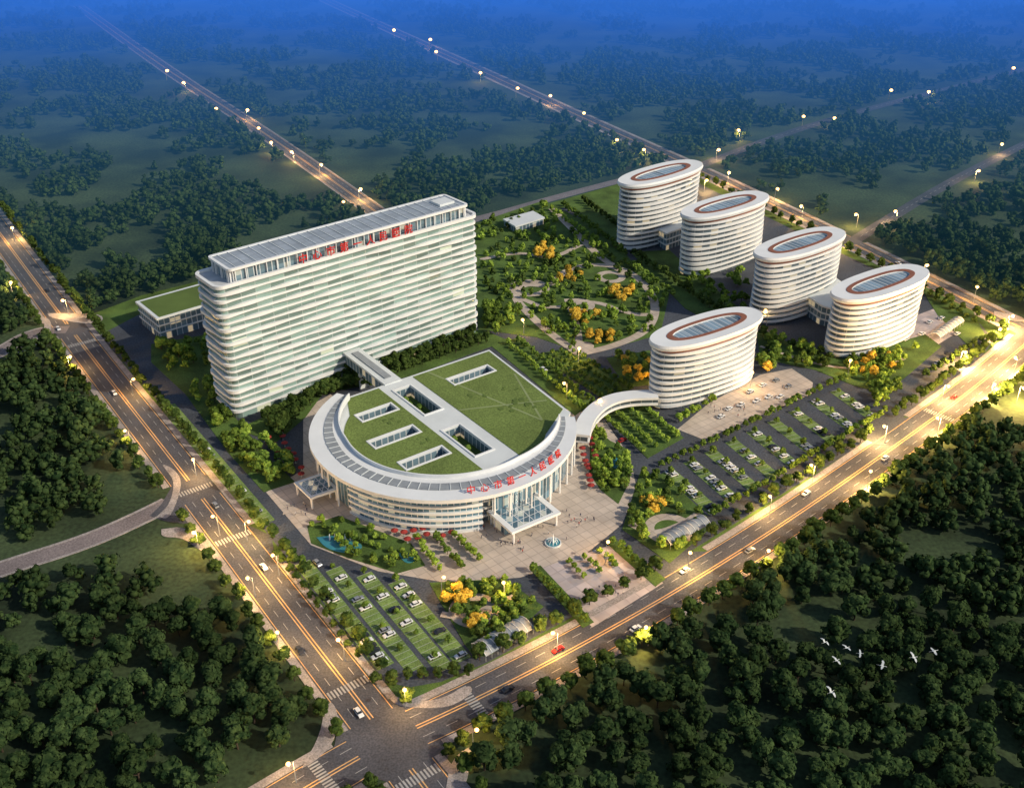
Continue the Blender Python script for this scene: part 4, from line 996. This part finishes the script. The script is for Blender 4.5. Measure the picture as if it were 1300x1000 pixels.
# ---------------------------------------------------------------- people
def person_mesh(cloth, stride, seed):
    me_ = bpy.data.meshes.new('person'); s = stride
    V = [(0, 0, .95), (0, 0, 1.2), (0, 0, 1.42), (0, 0, 1.52), (.02, 0, 1.66), (0, .1, .9), (s*.5, .11, .5), (s*.6, .11, .06), (s*.6+.14, .11, .03), (0, -.1, .9), (-s*.3, -.11, .5), (-s, -.11, .08), (-s+.14, -.11, .03),
         (0, .2, 1.4), (-s*.3, .25, 1.12), (s*.1, .26, .86), (0, -.2, 1.4), (s*.4, -.25, 1.12), (s*.8, -.26, .9)]
    E = [(0, 1), (1, 2), (2, 3), (3, 4), (0, 5), (5, 6), (6, 7), (7, 8), (0, 9), (9, 10), (10, 11), (11, 12), (2, 13), (13, 14), (14, 15), (2, 16), (16, 17), (17, 18)]
    Rr = [.15, .15, .13, .06, .11, .1, .07, .05, .04, .1, .07, .05, .04, .07, .05, .04, .07, .05, .04]
    me_.from_pydata(V, E, []); o = bpy.data.objects.new('tmp', me_); col.objects.link(o); md = o.modifiers.new('s', 'SKIN')
    for i, r_ in enumerate(Rr): me_.skin_vertices[0].data[i].radius = (r_, r_); me_.skin_vertices[0].data[i].use_root = (i == 0)
    sb = o.modifiers.new('b', 'SUBSURF'); sb.levels = 1
    dg = bpy.context.evaluated_depsgraph_get(); dg.update(); out = bpy.data.meshes.new_from_object(o.evaluated_get(dg)); bpy.data.objects.remove(o)
    out.materials.clear()
    for m in ('cl1', cloth, 'skin'): out.materials.append(M[m])
    for f in out.polygons: z = f.center.z; f.material_index = 0 if z < .92 else (1 if z < 1.5 else 2)
    return out
PMs = [(person_mesh('cl1', .25, 0), 'dark clothes'), (person_mesh('cl2', .3, 1), 'a red top'), (person_mesh('cl3', .2, 2), 'a pale top')]
PPL = [((600, 690), (740, 650), 40, 'walking across the entrance plaza'), ((635, 702), (665, 690), 14, 'in the cluster left of the plaza fountain'), ((720, 655), (755, 665), 12, 'standing right of the entrance canopy'), ((360, 640), (390, 660), 10, 'on the left end of the plaza'), ((870, 515), (950, 530), 22, 'on the forecourt of the front oval tower'), ((760, 740), (800, 760), 8, 'on the pink square')]
for a, b_, n_, wh in PPL:
    for i in range(n_):
        p = g2(random.uniform(a[0], b_[0]), random.uniform(min(a[1], b_[1]), max(a[1], b_[1]))); me_, cl_ = random.choice(PMs+PMs[:1]*2)
        o = child('person', me_, None); o.location = (p.x, p.y, .17); o.rotation_euler.z = random.uniform(0, 6.28); tag(o, 'person in '+cl_+' '+wh, 'person', 'people in '+cl_+' '+wh)
# ---------------------------------------------------------------- birds
def bird_mesh(up):
    mb = MB(); mb.tube([(-.45, 0, 0), (-.25, 0, .02), (0, 0, .03), (.25, 0, .05), (.4, 0, .1), (.52, 0, .13), (.62, 0, .12), (.78, 0, .1)], [.03, .1, .13, .09, .04, .06, .05, .01], 8)
    for s_ in (-1, 1):
        lead = [(.18, .08, .06), (.24, .5, .06+.45*up), (.12, 1.05, .06+.35*up), (-.1, 1.35, .06+.2*up)]; tr_ = [(-.2, .08, .04), (-.16, .5, .04+.42*up), (-.22, 1.0, .04+.3*up), (-.16, 1.3, .06+.18*up)]
        for i in range(3): mb.face([(lead[i][0], s_*lead[i][1], lead[i][2]), (lead[i+1][0], s_*lead[i+1][1], lead[i+1][2]), (tr_[i+1][0], s_*tr_[i+1][1], tr_[i+1][2]), (tr_[i][0], s_*tr_[i][1], tr_[i][2])])
    mb.tube([(-.4, .03, -.02), (-.95, .03, -.05)], .015, 4); return mb.mesh('bird', M['bird'])
BM = [bird_mesh(u) for u in (.9, .3, -.4)]
for i, (x, y, wh) in enumerate([(1047, 815, 'highest on the left'), (1062, 838, 'largest, middle of the left cluster'), (1092, 829, 'just right of the left cluster'), (1120, 845, 'between the two clusters'), (1160, 834, 'left of the right pair'), (1186, 826, 'rightmost'), (1055, 878, 'lowest'), (1075, 822, 'between the two upper left ones')]):
    p = g(x, y, 135); o = child('bird', BM[i % 3], None); o.location = p; o.rotation_euler = (random.uniform(-.3, .3), random.uniform(-.2, .2), random.uniform(-.5, 1.2)); s_ = random.uniform(.65, 1.0); o.scale = (s_,)*3
    tag(o, 'white egret flying over the lower right wood, '+wh, 'bird')

# ---------------------------------------------------------------- light, camera
w = bpy.data.worlds.new('World'); scn.world = w; w.use_nodes = True; nt = w.node_tree; bg = nt.nodes['Background']
sk = nt.nodes.new('ShaderNodeTexSky'); sk.sky_type = 'NISHITA'; sk.sun_disc = False
el, az = math.radians(34), math.radians(-20)      # az: math angle of the sun seen from above
sk.sun_elevation = el; sk.sun_rotation = math.radians(90)-az
nt.links.new(sk.outputs[0], bg.inputs['Color']); bg.inputs['Strength'].default_value = .11
sd = bpy.data.lights.new('sun', 'SUN'); sd.energy = 3.6; sd.angle = math.radians(.5); sd.color = (1, .88, .68)
so = bpy.data.objects.new('sun', sd); col.objects.link(so)
d = Vector((math.cos(el)*math.cos(az), math.cos(el)*math.sin(az), math.sin(el))); so.rotation_euler = d.to_track_quat('Z', 'Y').to_euler(); so.location = (0, 0, 400)
cd = bpy.data.cameras.new('camera'); cd.sensor_width = 36; cd.lens = 36*F/1300; cd.clip_end = 30000
co = bpy.data.objects.new('camera', cd); col.objects.link(co); co.location = (0, 0, H); co.rotation_euler = (PI/2-PT, 0, 0); scn.camera = co
scn.view_settings.view_transform = 'Standard'; scn.view_settings.look = 'None'; scn.view_settings.exposure = 0
